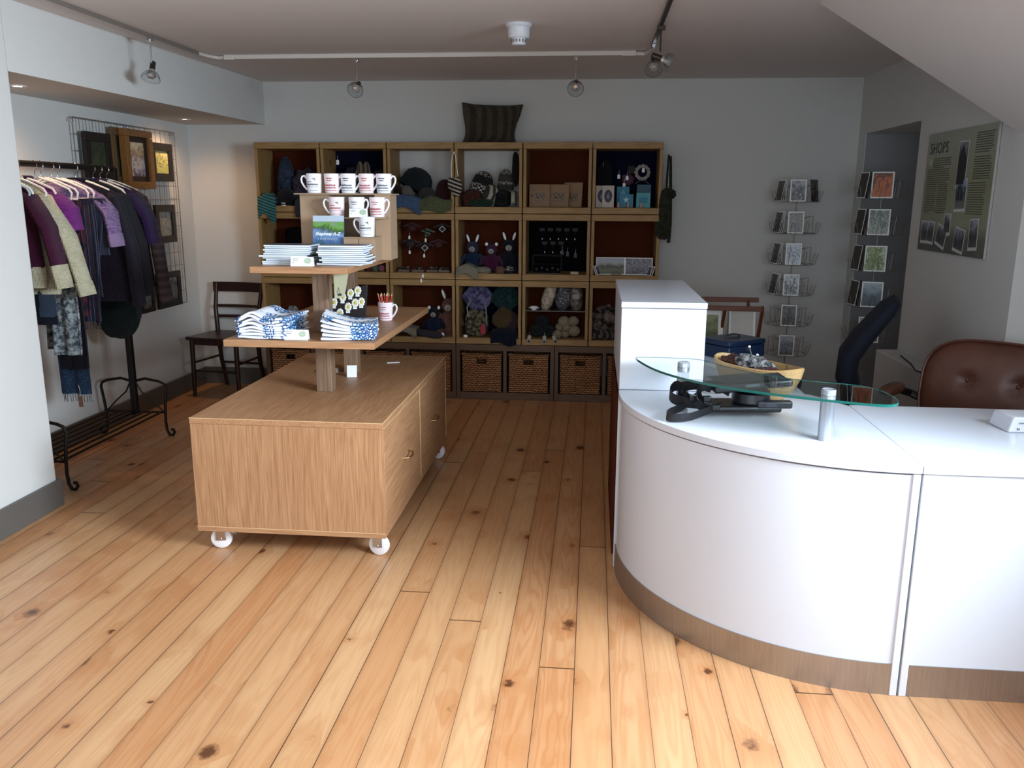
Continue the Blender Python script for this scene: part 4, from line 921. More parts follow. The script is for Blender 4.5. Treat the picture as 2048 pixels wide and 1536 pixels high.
hung_scarf('slate blue pointed shawl beside the lilac jumper', 4.39, GRY, .13, .38, .17, taper=.3)
hung_scarf('long blue tweed scarf with fringe hanging below the other scarves', 4.24, BLT, .15, 1.02, .06, -.20, fringe=BLT, taper=1.1)
garment('jumper', 'pale lilac short-sleeved knitted jumper in front of dark coat', 4.45, LIL, .22, .20, sleeve=.20, cuff=K('#b79ac4', '#9c80ac', 1, 'rib'), cufL=.06, th=.032, spread=.34)
garment('coat', 'long charcoal purple knitted coat in the middle of the rail', 4.57, PLUM, .66, .235, sleeve=.60, th=.036, spread=.12, collar=NAV)
garment('cardigan', 'navy knitted cardigan pressed behind the charcoal coat', 4.66, NAV, .64, .23, sleeve=.55, th=.034, spread=.15)
garment('jumper', 'deep purple jumper with broad shoulders near far end of rail', 4.75, PUR, .30, .25, sleeve=.26, th=.032, spread=.28, collar=PUR)
garment('jumper', 'brown fair isle patterned jumper at far end of rail', 4.84, FAIR, .60, .235, sleeve=.52, th=.034, spread=.16, cuff=FAIR, cufL=.08)
t = thing('knitted_hat', 'dark green knitted hat hanging low on the far end of the rail', 'hat', (RXc + .02, 4.80, .82)); MB().ell((0, 0, 0), (.15, .05, .17), 24, 16, .12, 2.5, 3).build('crown', GRNK, t); MB().tube([(0, 0, .17), (0, .01, .5), (0, .03, .80)], .003, 5).build('cord', BLACKM, t)
for (x, y, z, c, lab) in ((.25, 4.72, 1.28, '#c2a183', 'small tan cardboard tag hanging by the purple jumper'), (-.01 + .14, 4.18, .44, '#6b4634', 'brown cardboard tag below the blue tweed scarf')):
    t = thing('cardboard_tag', lab, 'tag', (RXc + x, y, z)); MB().box(-.012, .012, -.001, .001, -.06, 0).build('tag_card', plain(c, .7), t, smooth=False); MB().tube([(0, 0, -.005), (.002, 0, .03), (-.004, 0, .06)], .0008, 4).build('string', PAPER, t)
# ---------------------------------------------------------------- wire grid with pictures on the alcove wall
GX = -3.115
WG = thing('wire_grid_panel', 'chrome wire grid panel fixed on the alcove wall', 'grid panel', (GX, 4.96, 0))
b = MB(); z0, z1, Lg = .70, 1.955, 1.25
for i in range(19): b.tube([(0, Lg * i / 18, z0), (0, Lg * i / 18, z1)], .0022 if i not in (0, 9, 18) else .0036, 5)
for i in range(14): b.tube([(.003, 0, z0 + (z1 - z0) * i / 13), (.003, Lg, z0 + (z1 - z0) * i / 13)], .0022 if i not in (0, 13) else .0036, 5)
o = b.build('wire_mesh', WIRE, WG)
for (yy, zz) in ((.0, 1.94), (.62, 1.945), (1.24, 1.94), (.62, .72)): MB().box(-.034, .004, yy - .008, yy + .008, zz - .01, zz + .01).build('wall_bracket', CHROME, WG, bevel=.001)
def framed(label, y0, y1, z0, z1, fm, pic, bw=.04, t=.022, mat=None, x=GX + .012, name='framed_picture', tilt=0):
    w = y1 - y0; h = z1 - z0; o = thing(name, label, 'picture', (x, (y0 + y1) / 2, z0), rad(90), 'framed pictures on the wire grid'); 
    def strips(b, a, c, d0, d1):
        b.box(-w / 2 + a, w / 2 - a, -d1, -d0, a, c); b.box(-w / 2 + a, w / 2 - a, -d1, -d0, h - c, h - a); b.box(-w / 2 + a, -w / 2 + c, -d1, -d0, c, h - c); b.box(w / 2 - c, w / 2 - a, -d1, -d0, c, h - c)
    b = MB(); strips(b, 0, bw, 0, t); b.build('frame', fm, o, smooth=False, bevel=.003)
    if mat: b = MB(); strips(b, bw, bw + .035, 0, t * .6); b.build('mount', mat, o, smooth=False)
    k = bw + (.035 if mat else 0)
    MB().box(-w / 2 + k - .004, w / 2 - k + .004, -t * .45, -t * .3, k - .004, h - k + .004).build('printed_picture', pic, o, smooth=False)
    return o
BF = plain('#15110f', .4, 0, .05, 0, 60, 'black_frame'); GF = wood('gilded_frame', '#a5713a', '#5f3a1a', 'x', 2, .35); GF2 = plain('#6d5436', .4, .3, .1)
P1 = picture('dark_green_painting', [(0, '#2d3026'), (.4, '#3c4530'), (.7, '#20241c'), (1, '#4a5a40')], 1, 5, .4); P2 = picture('woodland_stream_painting', [(0, '#5b4a5c'), (.25, '#c9bcb8'), (.42, '#8a6a55'), (.6, '#c2a780'), (.8, '#e0d2b4'), (1, '#8f7a55')], 2, 5, .7)
P3 = picture('olive_bird_painting', [(0, '#7d8a4a'), (.45, '#a8a868'), (.55, '#23261c'), (.62, '#b2ae78'), (1, '#8c9458')], 4, 4, .35); P4 = picture('grey_etching', [(0, '#5a5c58'), (.45, '#a6a8a4'), (.55, '#202020'), (.65, '#b5b7b3'), (1, '#77807c')], 6, 8, .35); P5 = picture('grey_seascape', [(0, '#3d3f3e'), (.35, '#7a7c7a'), (.5, '#3a3c3c'), (.7, '#9a9c9c'), (1, '#6f7272')], 7, 5, .7)
framed('dark framed green painting at the top left of the grid', 5.02, 5.30, 1.60, 1.88, BF, P1, .055)
framed('gilt and brown framed woodland stream painting at top of grid', 5.40, 5.74, 1.545, 1.925, GF, P2, .045, .05, plain('#2a1712', .5), x=GX + .03)
framed('black framed olive painting at the top right of the grid', 5.80, 6.10, 1.60, 1.865, BF, P3, .055)
framed('black framed grey etching at middle right of the grid', 5.79, 6.07, 1.165, 1.435, BF, P4, .05)
framed('black framed grey seascape near the bottom of the grid', 5.74, 6.08, .70, .955, BF, P5, .045)
framed('brown framed picture mostly hidden behind the gilt frame', 5.33, 5.60, 1.57, 1.93, GF2, P1, .05, .015, x=GX + .008)
framed('small dark picture low on the grid beside the knitwear', 5.50, 5.68, .70, .90, BF, P5, .03)
framed('black framed picture hidden behind the purple jumper on the grid', 5.42, 5.66, 1.16, 1.46, BF, P4, .05)
# ---------------------------------------------------------------- goods in the crates.  cell(c, r) gives centre x and inner floor z
def cell(c, r): return SX + (c + .5) * CW, RZ[2 - r] + .0475
GY = 6.17
def hat(label, loc, r, h, mat, brim=None, tilt=(0, 0, 0), sx_=1.0, pom=None, group='knitted hats in the crates', seed=1):
    t = thing('knitted_hat', label, 'hat', loc, 0, group, tilt)
    MB().lathe([(r * .98, .0), (r * 1.02, h * .2), (r, h * .45), (r * .88, h * .7), (r * .6, h * .9), (r * .25, h * .985), (.0001, h)], 28, sq=.75).build('crown', mat, t)
    MB().lathe([(r * .98, 0), (r * 1.07, .004), (r * 1.09, h * .12), (r * 1.07, h * .26), (r * 1.0, h * .27)], 28, sq=.76).build('turn_up', brim or mat, t)
    if pom: MB().ell((0, 0, h + .015), (.026, .024, .024), 14, 10, .3, 6, seed).build('bobble', pom, t)
    if abs(sx_ - 1) > .01: t.scale = (sx_, 1, 1)
    return t
def lump(name, label, cat, loc, r, mat, amp=.22, fr=2.2, seed=1, group=None, rot=(0, 0, 0), e=.8, fz=None):
    o = MB().ell((0, 0, 0), r, 26, 18, amp, fr, seed, e, flatz=fz).build(name, mat, None, loc=loc, rot=rot); return tag(o, label, cat, group)
def folded(name, label, cat, loc, w, mat, over=.08, depth=.18, thick=.05, rise=.0, seed=1, group=None, layers=3):
    """folded knitwear: layers on the crate floor, the front falling over the edge"""
    t = thing(name, label, cat, loc, 0, group)
    for k in range(layers):
        def f(u, v, k=k):
            x = (u - .5) * w * (1 + .02 * math.sin(5 * v + seed + k)) ; L = v * (depth + over)
            zt = .006 + (layers - k) * thick / layers + .006 * math.sin(8 * u + seed + k) + rise * math.exp(-((u - .4) / .3) ** 2)
            yedge = -.012 - .004 * (layers - k)
            if L < depth: return (x, depth - L + yedge, zt)
            return (x, yedge - .010 * math.sin(min(1, (L - depth) / .03) * PI / 2) - .003 * math.sin(9 * u + seed), zt - (L - depth) * (1 - .25 * k) * (1 + .15 * math.sin(6 * u + seed)))
        MB().sheet(f, 18, 18, .009).build('knitted_layer', mat, t, bevel=.003)
    return t
def swing(label, loc, h=.028, w=.018, group='price tags among the crate goods', c=None, s=.03, rot=(0, 0, 0)):
    t = thing('price_tag', label, 'tag', loc, 0, group, rot)
    MB().add([(-w / 2, 0, -h), (w / 2, 0, -h), (w / 2, 0, -.005), (w / 4, 0, 0), (-w / 4, 0, 0), (-w / 2, 0, -.005)] + [(-w / 2, .001, -h), (w / 2, .001, -h), (w / 2, .001, -.005), (w / 4, .001, 0), (-w / 4, .001, 0), (-w / 2, .001, -.005)],
             [(0, 1, 2, 3, 4, 5), (11, 10, 9, 8, 7, 6), (0, 6, 7, 1), (1, 7, 8, 2), (2, 8, 9, 3), (3, 9, 10, 4), (4, 10, 11, 5), (5, 11, 6, 0)]).build('tag_card', c or PAPER, t, smooth=False)
    MB().tube([(0, 0, -.004), (.002, 0, s)], .0007, 4).build('string', PAPER, t); return t
BLG = K('#41506a', '#1e2838', .8, 'blotch'); NVY = K('#12141f', '#0b0c14', 1, 'rib'); TEAL = K('#4f8a8a', '#1f4a50', .7, 'stripe'); DGR = K('#15262a', '#0c181c', 1, 'rib'); GREYK = K('#8b867c', '#5c5850', .9, 'rib'); GREYD = K('#4b4a46', '#33322f', 1, 'marl'); DRED = K('#421318', '#300c10', 1, 'marl')
BLU = K('#5a7399', '#3f5678', 1, 'marl'); OLV = K('#6a7350', '#525b3c', 1, 'marl'); FISLE = K('#b5afa4', '#26262a', .55, 'fair'); MAUV = K('#4a4058', '#2c2638', .8, 'blotch'); RUST = K('#5b2a1a', '#3b180f', 1, 'marl'); STRP = K('#c4bba8', '#27191c', .55, 'stripe'); ZIG = K('#b0aa98', '#3a3830', .5, 'vstripe')
# c0 r0
x, z = cell(0, 0)
hat('tall blue and grey flecked knitted hat at back of far left top crate', (x - .07, 6.33, z), .068, .36, BLG)
lump('scarf_bundle', 'mauve flecked scarf heaped at right of the far left top crate', 'scarf', (x + .10, 6.31, z + .13), (.10, .09, .13), MAUV, .3, 2.5, 4)
hat('dark navy knitted hat at front of far left top crate', (x - .035, 6.24, z), .085, .125, NVY)
folded('scarf', 'teal and white striped scarf hanging over edge of far left top crate', 'scarf', (x - .16, GY, z), .13, TEAL, .16, .14, .05, .03, 3)
folded('scarf', 'dark grey scarf hanging over the crate edge beside the mug stand', 'scarf', (x + .115, GY, z), .12, K('#3d414c', '#2a2d36', 1, 'marl'), .12, .14, .03, .01, 6)
t = thing('ribbon_reel', 'small white ribbon reel on edge of far left top crate', 'reel', (x - .045, 6.185, z)); MB().lathe([(.022, 0), (.022, .004), (.008, .004), (.008, .016), (.022, .016), (.022, .02)], 20).build('spool', PAPER, t); MB().lathe([(.0085, .004), (.018, .004), (.018, .016), (.0085, .016)], 20).build('ribbon', INKD, t)
# c1 r0
x, z = cell(1, 0)
for i, (dx, w_, h_, c_, lab) in enumerate(((-.13, .05, .24, '#17192a', 'dark navy folded shawl standing at left in the second top crate'), (-.04, .06, .28, '#121430', 'midnight blue folded shawl in the second top crate'), (.16, .045, .26, '#0e0f16', 'black folded shawl at right in the second top crate'))):
    lump('folded_shawl', lab, 'shawl', (x + dx, 6.33, z + h_ / 2), (w_, .08, h_ / 2), K(c_, c_, 1, 'rib'), .12, 2, i + 3, e=.5, fz=-h_ / 2)
GL_ = K('#857765', '#4d4336', .8, 'vstripe')
t = thing('knitted_gloves', 'pair of beige knitted gloves hanging in the second top crate', 'gloves', (x + .055, 6.24, z + .36))
for s_ in (-1, 1):
    MB().ell((s_ * .024, 0, -.10), (.026, .014, .06), 16, 12, .1, 3, 2).build('glove_palm', GL_, t)
    for k in range(4): MB().tube([(s_ * .024 + (k - 1.5) * .012, 0, -.14), (s_ * .026 + (k - 1.5) * .014, -.003, -.20 + .012 * abs(k - 1.5))], [.007, .005], 8).build('finger', GL_, t)
    MB().tube([(s_ * .040, 0, -.09), (s_ * .056, -.006, -.13)], [.008, .005], 8).build('thumb', GL_, t)
lump('hat', 'white and black flecked woolly item lying behind the mugs', 'hat', (x + .05, 6.24, z + .07), (.09, .07, .065), FISLE, .15, 2, 5, fz=-.06)
lump('folded_shawl', 'rust coloured folded scarf at right of the second top crate', 'scarf', (x + .16, 6.24, z + .05), (.06, .07, .055), RUST, .15, 2, 6)
swing('white tag on the dark shawl at left of the second top crate', (x - .135, 6.235, z + .33), .034, .022)
# c2 r0
x, z = cell(2, 0)
hat('dark green beret leaning on the third top crate left side', (x - .10, 6.37, z + .12), .115, .17, DGR, tilt=(rad(-12), rad(28), 0))
hat('black ribbed hat at left front of third top crate', (x - .19, 6.27, z + .0), .055, .15, NVY)
hat('pale grey ribbed hat leaning in the third top crate', (x - .105, 6.27, z + .03), .05, .125, GREYK, tilt=(0, rad(-14), 0))
hat('dark grey hat with round crown in third top crate', (x + .02, 6.29, z + .015), .068, .125, GREYD)
hat('dark red hat at right of the third top crate', (x + .155, 6.29, z + .03), .068, .165, DRED)
folded('jumper', 'pale blue folded jumper hanging over third top crate edge', 'jumper', (x - .115, GY, z), .235, BLU, .10, .15, .05, .03, 2)
folded('jumper', 'olive green folded jumper hanging over third top crate edge', 'jumper', (x + .11, GY, z), .235, OLV, .09, .15, .04, .02, 5)
lump('hat_brim', 'brown tweed cap edge behind the green beret', 'hat', (x - .03, 6.36, z + .05), (.06, .05, .05), GREYD, .1, 2, 3)
# c3 r0
x, z = cell(3, 0)
t = thing('knitted_mittens', 'dark striped mittens on a cream cord hanging between two top crates', 'mittens', (x - .245, 6.145, z + .385))
MB().tube([(0, .02, .0), (-.012, .0, -.03), (-.020, 0, -.11), (-.018, 0, -.19)], .0030, 6).build('cord', PAPER, t); MB().tube([(0, .02, .0), (.012, .0, -.03), (.020, -.004, -.11), (.030, 0, -.17)], .0030, 6).build('cord', PAPER, t)
M_ = Matrix.Rotation(rad(20), 4, 'Y')
b = MB().ell((.018, -.008, -.245), (.040, .020, .068), 18, 12, .08, 3, 2); b.build('mitten', STRP, t); b = MB().ell((-.022, .004, -.225), (.026, .018, .05), 18, 12, .08, 3, 5); b.build('mitten', STRP, t)
hat('black and white fair isle hat at left of the fourth top crate', (x - .085, 6.33, z + .10), .080, .16, FISLE, tilt=(0, rad(18), 0))
lump('knitted_headband', 'cream zigzag knitted headband lying in the fourth top crate', 'headband', (x + .0, 6.26, z + .075), (.055, .05, .085), ZIG, .18, 2, 4, rot=(0, rad(20), 0))
lump('knitted_mitts', 'rust brown knitted mitts at left of the fourth top crate', 'mittens', (x - .13, 6.25, z + .06), (.075, .06, .065), RUST, .2, 2, 8)
lump('scarf_bundle', 'green and black scarf rolled in the fourth top crate', 'scarf', (x - .06, 6.20, z + .026), (.09, .03, .03), K('#2c4a34', '#101612', .8, 'stripe'), .15, 2, 3)
hat('white ribbed hat with dark brim at right of fourth top crate', (x + .11, 6.31, z + .12), .056, .15, K('#b3b0a5', '#4a4842', .6, 'fair'), GREYD, seed=2)
lump('folded_scarf', 'black folded scarf under the white ribbed hat', 'scarf', (x + .09, 6.29, z + .06), (.075, .08, .062), NVY, .1, 2, 9, fz=-.06)
t = folded('socks', 'striped cream knitted socks at right end of the fourth top crate', 'socks', (x + .185, 6.19, z + .05), .035, ZIG, .08, .06, .05, 0, 3, layers=2)
lump('scarf_bundle', 'dark brown scarf hanging at right side of the fourth top crate', 'scarf', (x + .185, 6.30, z + .27), (.026, .04, .12), K('#1d1210', '#120a09', 1, 'rib'), .15, 2, 2)
# c4 r0: handmade paper packs
x, z = cell(4, 0); KR = plain('#8f7258', .8, 0, .1, .2, 120, 'handmade_paper'); FLW = picture('pressed_flower', [(0, '#7d664e'), (.45, '#8f7a5e'), (.55, '#33221f'), (1, '#4a2c28')], 9, 7, .1)
for i, (dx, w_, h_, rz, lab) in enumerate(((-.13, .15, .165, 4, 'brown handmade paper album with dark flower, left in the fifth top crate'), (.00, .16, .165, -6, 'brown handmade paper album with flower in the middle of fifth top crate'), (.105, .14, .18, -14, 'brown handmade paper album at right in the fifth top crate'))):
    t = thing('paper_album', lab, 'album', (x + dx, 6.25 + .03 * i, z + .001), 0, 'handmade paper albums', (rad(-10), 0, rad(rz)))
    MB().box(-w_ / 2, w_ / 2, 0, .018, 0, h_).build('paper_cover', KR, t, bevel=.004)
    MB().box(-w_ / 2 + .04, w_ / 2 - .03, -.0015, 0, .04, .10).build('flower_motif', FLW, t, smooth=False)
    MB().box(-w_ / 2 + .012, -w_ / 2 + .024, -.002, 0, .075, .09).build('dark_label', INKD, t, smooth=False)
# c5 r0
x, z = cell(5, 0); CRM = plain('#b9ada4', .6, 0, .04); OVL = plain('#241d33', .5, 0, .1); DRP = plain('#6d6a86', .5)
def oval_card(label, dx, y, rz):
    t = thing('greetings_card', label, 'card', (x + dx, y, z + .001), 0, 'oval motif cards', (rad(-8), 0, rad(rz)))
    MB().box(-.042, .042, 0, .004, 0, .155).build('card_sheet', CRM, t, smooth=False)
    b = MB().lathe([(.0001, 0), (.028, 0), (.028, .001), (.0001, .001)], 28, sq=1.6); b.tf(Matrix.Translation((0, -.0004, .080)) @ FACE); b.build('oval_motif', OVL, t, smooth=False)
    b = MB().prism([(0, .028), (.006, .01), (.012, -.008), (.008, -.018), (0, -.021), (-.008, -.018), (-.012, -.008), (-.006, .01)], 0, .001, 0); b.tf(Matrix.Translation((0, -.0018, .080)) @ FACE); b.build('drop_motif', DRP, t, smooth=False)
oval_card('cream card with dark oval drop motif, partly hidden left one', -.175, 6.25, 5); oval_card('cream card with dark oval drop motif, front one in far right top crate', -.130, 6.215, -2)
TQ = plain('#2f7692', .5, 0, .12); TQ2 = plain('#4a97a0', .5, 0, .12); TQ3 = plain('#25505f', .5, 0, .12)
for (dx, dy, dz, w_, h_, m_, rz, lab) in ((-.02, 6.29, .0, .09, .15, TQ, 4, 'turquoise textile card behind, with triangle motif'), (.0, 6.24, .0, .10, .095, TQ, -3, 'turquoise textile card with white star motif in front'), (.125, 6.28, .0, .10, .165, TQ3, -6, 'dark teal textile card at right of far right top crate'), (.12, 6.225, .0, .10, .105, TQ2, -8, 'pale sea green textile card at right of far right top crate')):
    t = thing('textile_card', lab, 'card', (x + dx, dy, z + .001), 0, 'turquoise textile cards', (rad(-10), 0, rad(rz))); MB().box(-w_ / 2, w_ / 2, 0, .004, 0, h_).build('card_sheet', m_, t, smooth=False)
    b = MB()
    if 'star' in lab:
        P = [((.024 if i % 2 == 0 else .010) * math.cos(PI / 2 + PI * i / 5), (.024 if i % 2 == 0 else .010) * math.sin(PI / 2 + PI * i / 5)) for i in range(10)]; b.prism(P, 0, .001); b.tf(Matrix.Translation((0, -.0005, .055)) @ FACE); b.build('star_motif', plain('#a8cdd6', .6), t, smooth=False)
    elif 'triangle' in lab: b.prism([(0, .022), (.02, -.014), (-.02, -.014)], 0, .001); b.tf(Matrix.Translation((0, -.0005, .11)) @ FACE); b.build('triangle_motif', plain('#5fa8bb', .6), t, smooth=False)
    else: b.prism([(-.03, -.02), (.03, -.02), (.03, .02), (-.03, .02)], 0, .001); b.tf(Matrix.Translation((0, -.0005, h_ * .5)) @ FACE); b.build('wave_motif', TQ, t, smooth=False)
for i, dx in enumerate((-.055, .012, .105)):
    t = thing('felt_ornament', 'small cream and pink ornament on front edge of far right top crate, %s' % ['left', 'middle', 'right'][i], 'ornament', (x + dx, 6.185, z)); MB().ell((0, 0, .012), (.012, .010, .013), 12, 8).build('body', plain('#b08a78', .8), t); MB().ell((0, 0, .029), (.007, .007, .007), 10, 8).build('head', CRM, t)
t = thing('wreath_ornament', 'lace wreath brooch with crossed ribbon hanging in the navy crate', 'ornament', (x + .115, 6.36, z + .25))
b = MB()
for k in range(12): a = 2 * PI * k / 12; b.ell((.044 * math.cos(a), 0, .044 * math.sin(a)), (.015, .004, .015), 10, 6)
b.build('lace_ring', plain('#8f8a86', .8), t); MB().lathe([(.0001, 0), (.033, 0), (.033, .004), (.0001, .004)], 24).tf(Matrix.Translation((0, -.006, 0)) @ FACE).build('dark_centre', NAVYB, t)
MB().bar((.0, -.004, -.045), (.05, -.004, -.08), .014, .002).build('ribbon_tail', plain('#958c80', .8), t, smooth=False); MB().bar((.0, -.006, -.045), (-.05, -.006, -.08), .014, .002).build('ribbon_tail', plain('#958c80', .8), t, smooth=False)
for i, (dx, dz, lab) in enumerate(((-.055, .235, 'white tag at left on the navy board'), (.005, .225, 'white tag in the middle on the navy board'), (-.015, .175, 'white tag lowest on the navy board'), (.12, .28, 'white tag inside the lace wreath brooch'), (-.17, .29, 'grey tag on the dark knitted piece in the navy crate'))): swing(lab, (x + dx, 6.345, z + dz), .030, .020, c=plain('#8d8d8d', .7) if i == 4 else None)
lump('felt_flower', 'dull pink felt flower brooch on the navy board', 'brooch', (x + .01, 6.37, z + .20), (.040, .012, .035), plain('#4a2c3e', .9, 0, .2), .4, 4, 2); lump('felt_flower', 'dark olive felt flower brooch on the navy board', 'brooch', (x + .035, 6.37, z + .27), (.028, .012, .028), plain('#2c2c24', .9, 0, .2), .4, 4, 7)
lump('knitted_collar', 'dark knitted collar hanging at left of the navy crate', 'collar', (x - .16, 6.36, z + .22), (.055, .022, .10), NVY, .25, 3, 3)
# c0 r1 : spools and reels
x, z = cell(0, 1); TWN = plain('#8c6f52', .85, 0, .1, .3, 200, 'jute_twine')
for i, (dx, y_, h_, r_, lab) in enumerate(((-.165, 6.22, .06, .026, 'jute twine spool at bottom left of the far left middle crate'), (-.165, 6.22, .055, .022, 'jute twine spool stacked upon the other at far left'))):
    t = thing('twine_spool', lab, 'spool', (x + dx, y_, z + .0 + i * .068)); MB().lathe([(r_, 0), (r_ * 1.12, h_ * .3), (r_ * 1.12, h_ * .7), (r_, h_)], 20).build('wound_twine', TWN, t); MB().cyl((0, 0, -.003), (0, 0, h_ + .003), r_ * .4).build('core', MDF, t)
lump('wool_ball', 'grey ribbed ball of wool at upper right of the far left middle crate', 'wool ball', (x + .05, 6.25, z + .15), (.06, .05, .05), K('#6a5c58', '#3a3230', .6, 'stripe'), .1, 2, 3)
lump('folded_shawl', 'black folded blanket filling the far left middle crate', 'blanket', (x + .06, 6.33, z + .16), (.15, .11, .16), BLKB, .2, 2, 3, e=.6); lump('wool_ball', 'navy ball of wool with pale band at left in middle crate', 'wool ball', (x - .06, 6.23, z + .06), (.055, .05, .05), NVY, .1, 2, 6)
MBt = thing('wool_band', 'white paper band on the navy ball of wool', 'label', (x - .07, 6.178, z + .075)); MB().box(-.014, .014, 0, .002, -.02, .02).build('paper_band', PAPER, MBt, smooth=False)
lump('felt_pouch', 'dark bundle of felt pouches behind the left book stack', 'pouch', (x + .09, 6.23, z + .05), (.07, .05, .055), plain('#241c1a', .9, 0, .2), .3, 3, 2)
# c1 r1
x, z = cell(1, 1)
for i in range(5):
    lump('felt_flower', 'small %s felt flower in the second middle crate, %s' % (['red', 'pale green', 'dark red', 'grey green', 'pink'][i], ['leftmost', 'second', 'third', 'fourth', 'rightmost'][i]), 'brooch', (x - .03 + i * .052, 6.22 + .01 * (i % 2), z + .024), (.024, .02, .022), plain(['#6b2028', '#5f7358', '#4a1418', '#46564a', '#7a4450'][i], .9, 0, .2), .4, 4, i)
# c2 r1 : bird ornaments
x, z = cell(2, 1); BRD = plain('#1e0f10', .7, 0, .2); 
for i, (dx, dz, s_, tg, lab) in enumerate(((-.115, .20, 1.0, 0, 'dark bird ornament hanging at left of third middle crate'), (.0, .175, 1.0, 1, 'dark bird ornament with pale diamond hanging in the middle of third middle crate'), (.135, .315, .95, 1, 'dark bird ornament with pale diamond at top right of third middle crate'), (.018, .28, .7, 2, 'green and white striped ornament hanging in the third middle crate'), (.10, .20, .9, 0, 'dark red bird ornament at right of third middle crate'), (-.10, .32, .9, 0, 'dark red bird ornament at top left of third middle crate'))):
    t = thing('hanging_bird', lab, 'ornament', (x + dx, 6.30, z + dz), 0, 'hanging bird ornaments'); mm = K('#6d7a68', '#1f3328', .6, 'stripe') if tg == 2 else (plain('#3a1216', .8) if 'red' in lab else BRD)
    MB().ell((0, 0, 0), (.036 * s_, .016, .030 * s_), 18, 12).build('body', mm, t)
    b = MB(); b.sheet(lambda u, v: ((u - .5) * .155 * s_, .006 + .01 * abs(u - .5), .012 + .018 * (1 - abs(2 * u - 1)) - (v - .5) * .026 * (1 - abs(2 * u - 1) * .6)), 12, 3, .005); b.build('wings', mm, t)
    if tg == 1:
        b = MB(); b.tube([(0, -.019, .022), (.024, -.017, 0), (0, -.019, -.022), (-.024, -.017, 0)], .003, 5, True); b.build('diamond_pattern', PAPER, t)
    MB().tube([(0, 0, .02), (0, .01, .05), (0, .02, .09)], .0008, 4).build('thread', INKD, t)
for i, (dx, dz, lab) in enumerate(((-.115, .265, 'white tag above the left bird ornament'), (-.115, .155, 'white tag below the left bird ornament'), (.008, .245, 'white tag below the striped ornament'), (-.005, .13, 'white tag below the central bird ornament'), (.008, -.01, 'upper white tag hanging on front of third middle crate'), (-.005, -.045, 'lower white tag hanging on front of third middle crate'))): swing(lab, (x + dx, 6.28 if i < 4 else 6.155, z + dz), .026, .014)
for i, dx in enumerate((-.15, -.045, .065, .155)):
    t = thing('wooden_tray', 'little wooden tray of brooches in third middle crate, %s' % ['leftmost', 'second from left', 'third from left', 'rightmost'][i], 'tray', (x + dx, 6.24, z), 0, 'little wooden trays')
    MB().box(-.042, .042, -.03, .03, 0, .018).build('tray', wood('tray_timber', '#7a6550', '#4d3c2e', 'x', 2), t, bevel=.002)
    for q in range(4): MB().ell((-.028 + q * .019, .0, .024 + .008 * (q % 2)), (.012, .012, .010), 10, 8, .3, 5, q).build('brooch', plain(['#23302a', '#3c2222', '#1c1c1c', '#5c5248'][(q + i) % 4], .7), t)
# c3 r1 and c2 r2: knitted animals
EYE = plain('#101010', .3)
def toy(label, loc, body, suit, ear='round', s=1.0, rz=0, long=False, lie=0):
    t = thing('knitted_animal', label, 'soft toy', loc, rz, 'knitted animals in the crates', (lie, 0, rz)); t.scale = (s, s, s)
    MB().ell((0, 0, .065), (.058, .045, .075), 22, 16, .06, 3, 2).build('torso', suit, t)
    MB().ell((0, -.008, .165), (.043, .038, .042), 22, 16).build('head', body, t)
    MB().ell((0, -.045, .155), (.021, .014, .019), 16, 10).build('muzzle', K('#d8d4cc', '#b9b4ac', 1, 'marl'), t)
    b = MB(); b.tube([(-.009, -.0585, .161), (0, -.0605, .153), (.009, -.0585, .161)], .0016, 5); b.tube([(0, -.0605, .153), (0, -.058, .143)], .0014, 5); b.build('stitched_nose', EYE, t)
    for s_ in (-1, 1):
        if ear == 'round': MB().ell((s_ * .036, 0, .205), (.016, .008, .018), 14, 10).build('ear', body, t); MB().ell((s_ * .036, -.007, .204), (.011, .004, .013), 12, 8).build('inner_ear', PAPER, t)
        else: MB().ell((s_ * .03, 0, .225), (.012, .008, .036), 14, 10, M=Matrix.Rotation(rad(18 * s_), 4, 'Y')).build('ear', body, t); MB().ell((s_ * .031, -.007, .226), (.008, .004, .027), 12, 8, M=Matrix.Rotation(rad(18 * s_), 4, 'Y')).build('inner_ear', PAPER, t)
        MB().ell((s_ * .016, -.04, .178), (.003, .003, .003), 8, 6).build('eye', EYE, t)
        MB().tube([(s_ * .045, 0, .115), (s_ * .072, -.015, .085), (s_ * .080, -.03, .055)], [.014, .014, .013], 10).build('arm', body, t)
        MB().tube([(s_ * .03, -.01, .025), (s_ * .04, -.055, .018), (s_ * .045, -.085, .02)], [.020, .018, .017], 10).build('leg', body, t)
    return t
x, z = cell(3, 1); BL1 = K('#34405e', '#28324a', 1, 'marl'); BL2 = K('#16305a', '#102444', 1, 'rib'); MG1 = K('#5a2850', '#431c3c', 1, 'marl'); MG2 = K('#5c1248', '#460d38', 1, 'rib'); NV1 = K('#15182c', '#0e1120', 1, 'marl'); PK1 = K('#8a6054', '#6d4a42', 1, 'marl'); CRK = K('#a39c8a', '#857e6c', .9, 'rib')
toy('blue knitted animal toy with pointed ears at left of fourth middle crate', (x - .135, 6.31, z), BL1, BL2, 'long', 1.1)
toy('magenta knitted bear in the middle of fourth middle crate', (x + .01, 6.28, z), MG1, MG2, 'round', 1.02)
toy('dark navy knitted rabbit toy at right of fourth middle crate', (x + .14, 6.31, z), NV1, NV1, 'long', 1.18)
folded('knitted_cloth', 'cream knitted cloth hanging over left edge of fourth middle crate', 'cloth', (x - .155, GY, z), .16, CRK, .07, .12, .035, .025, 3)
lump('knitted_cloth', 'cream patterned knitted bonnet lying in front of the magenta bear', 'bonnet', (x - .045, 6.195, z + .022), (.06, .03, .024), CRK, .25, 3, 4)
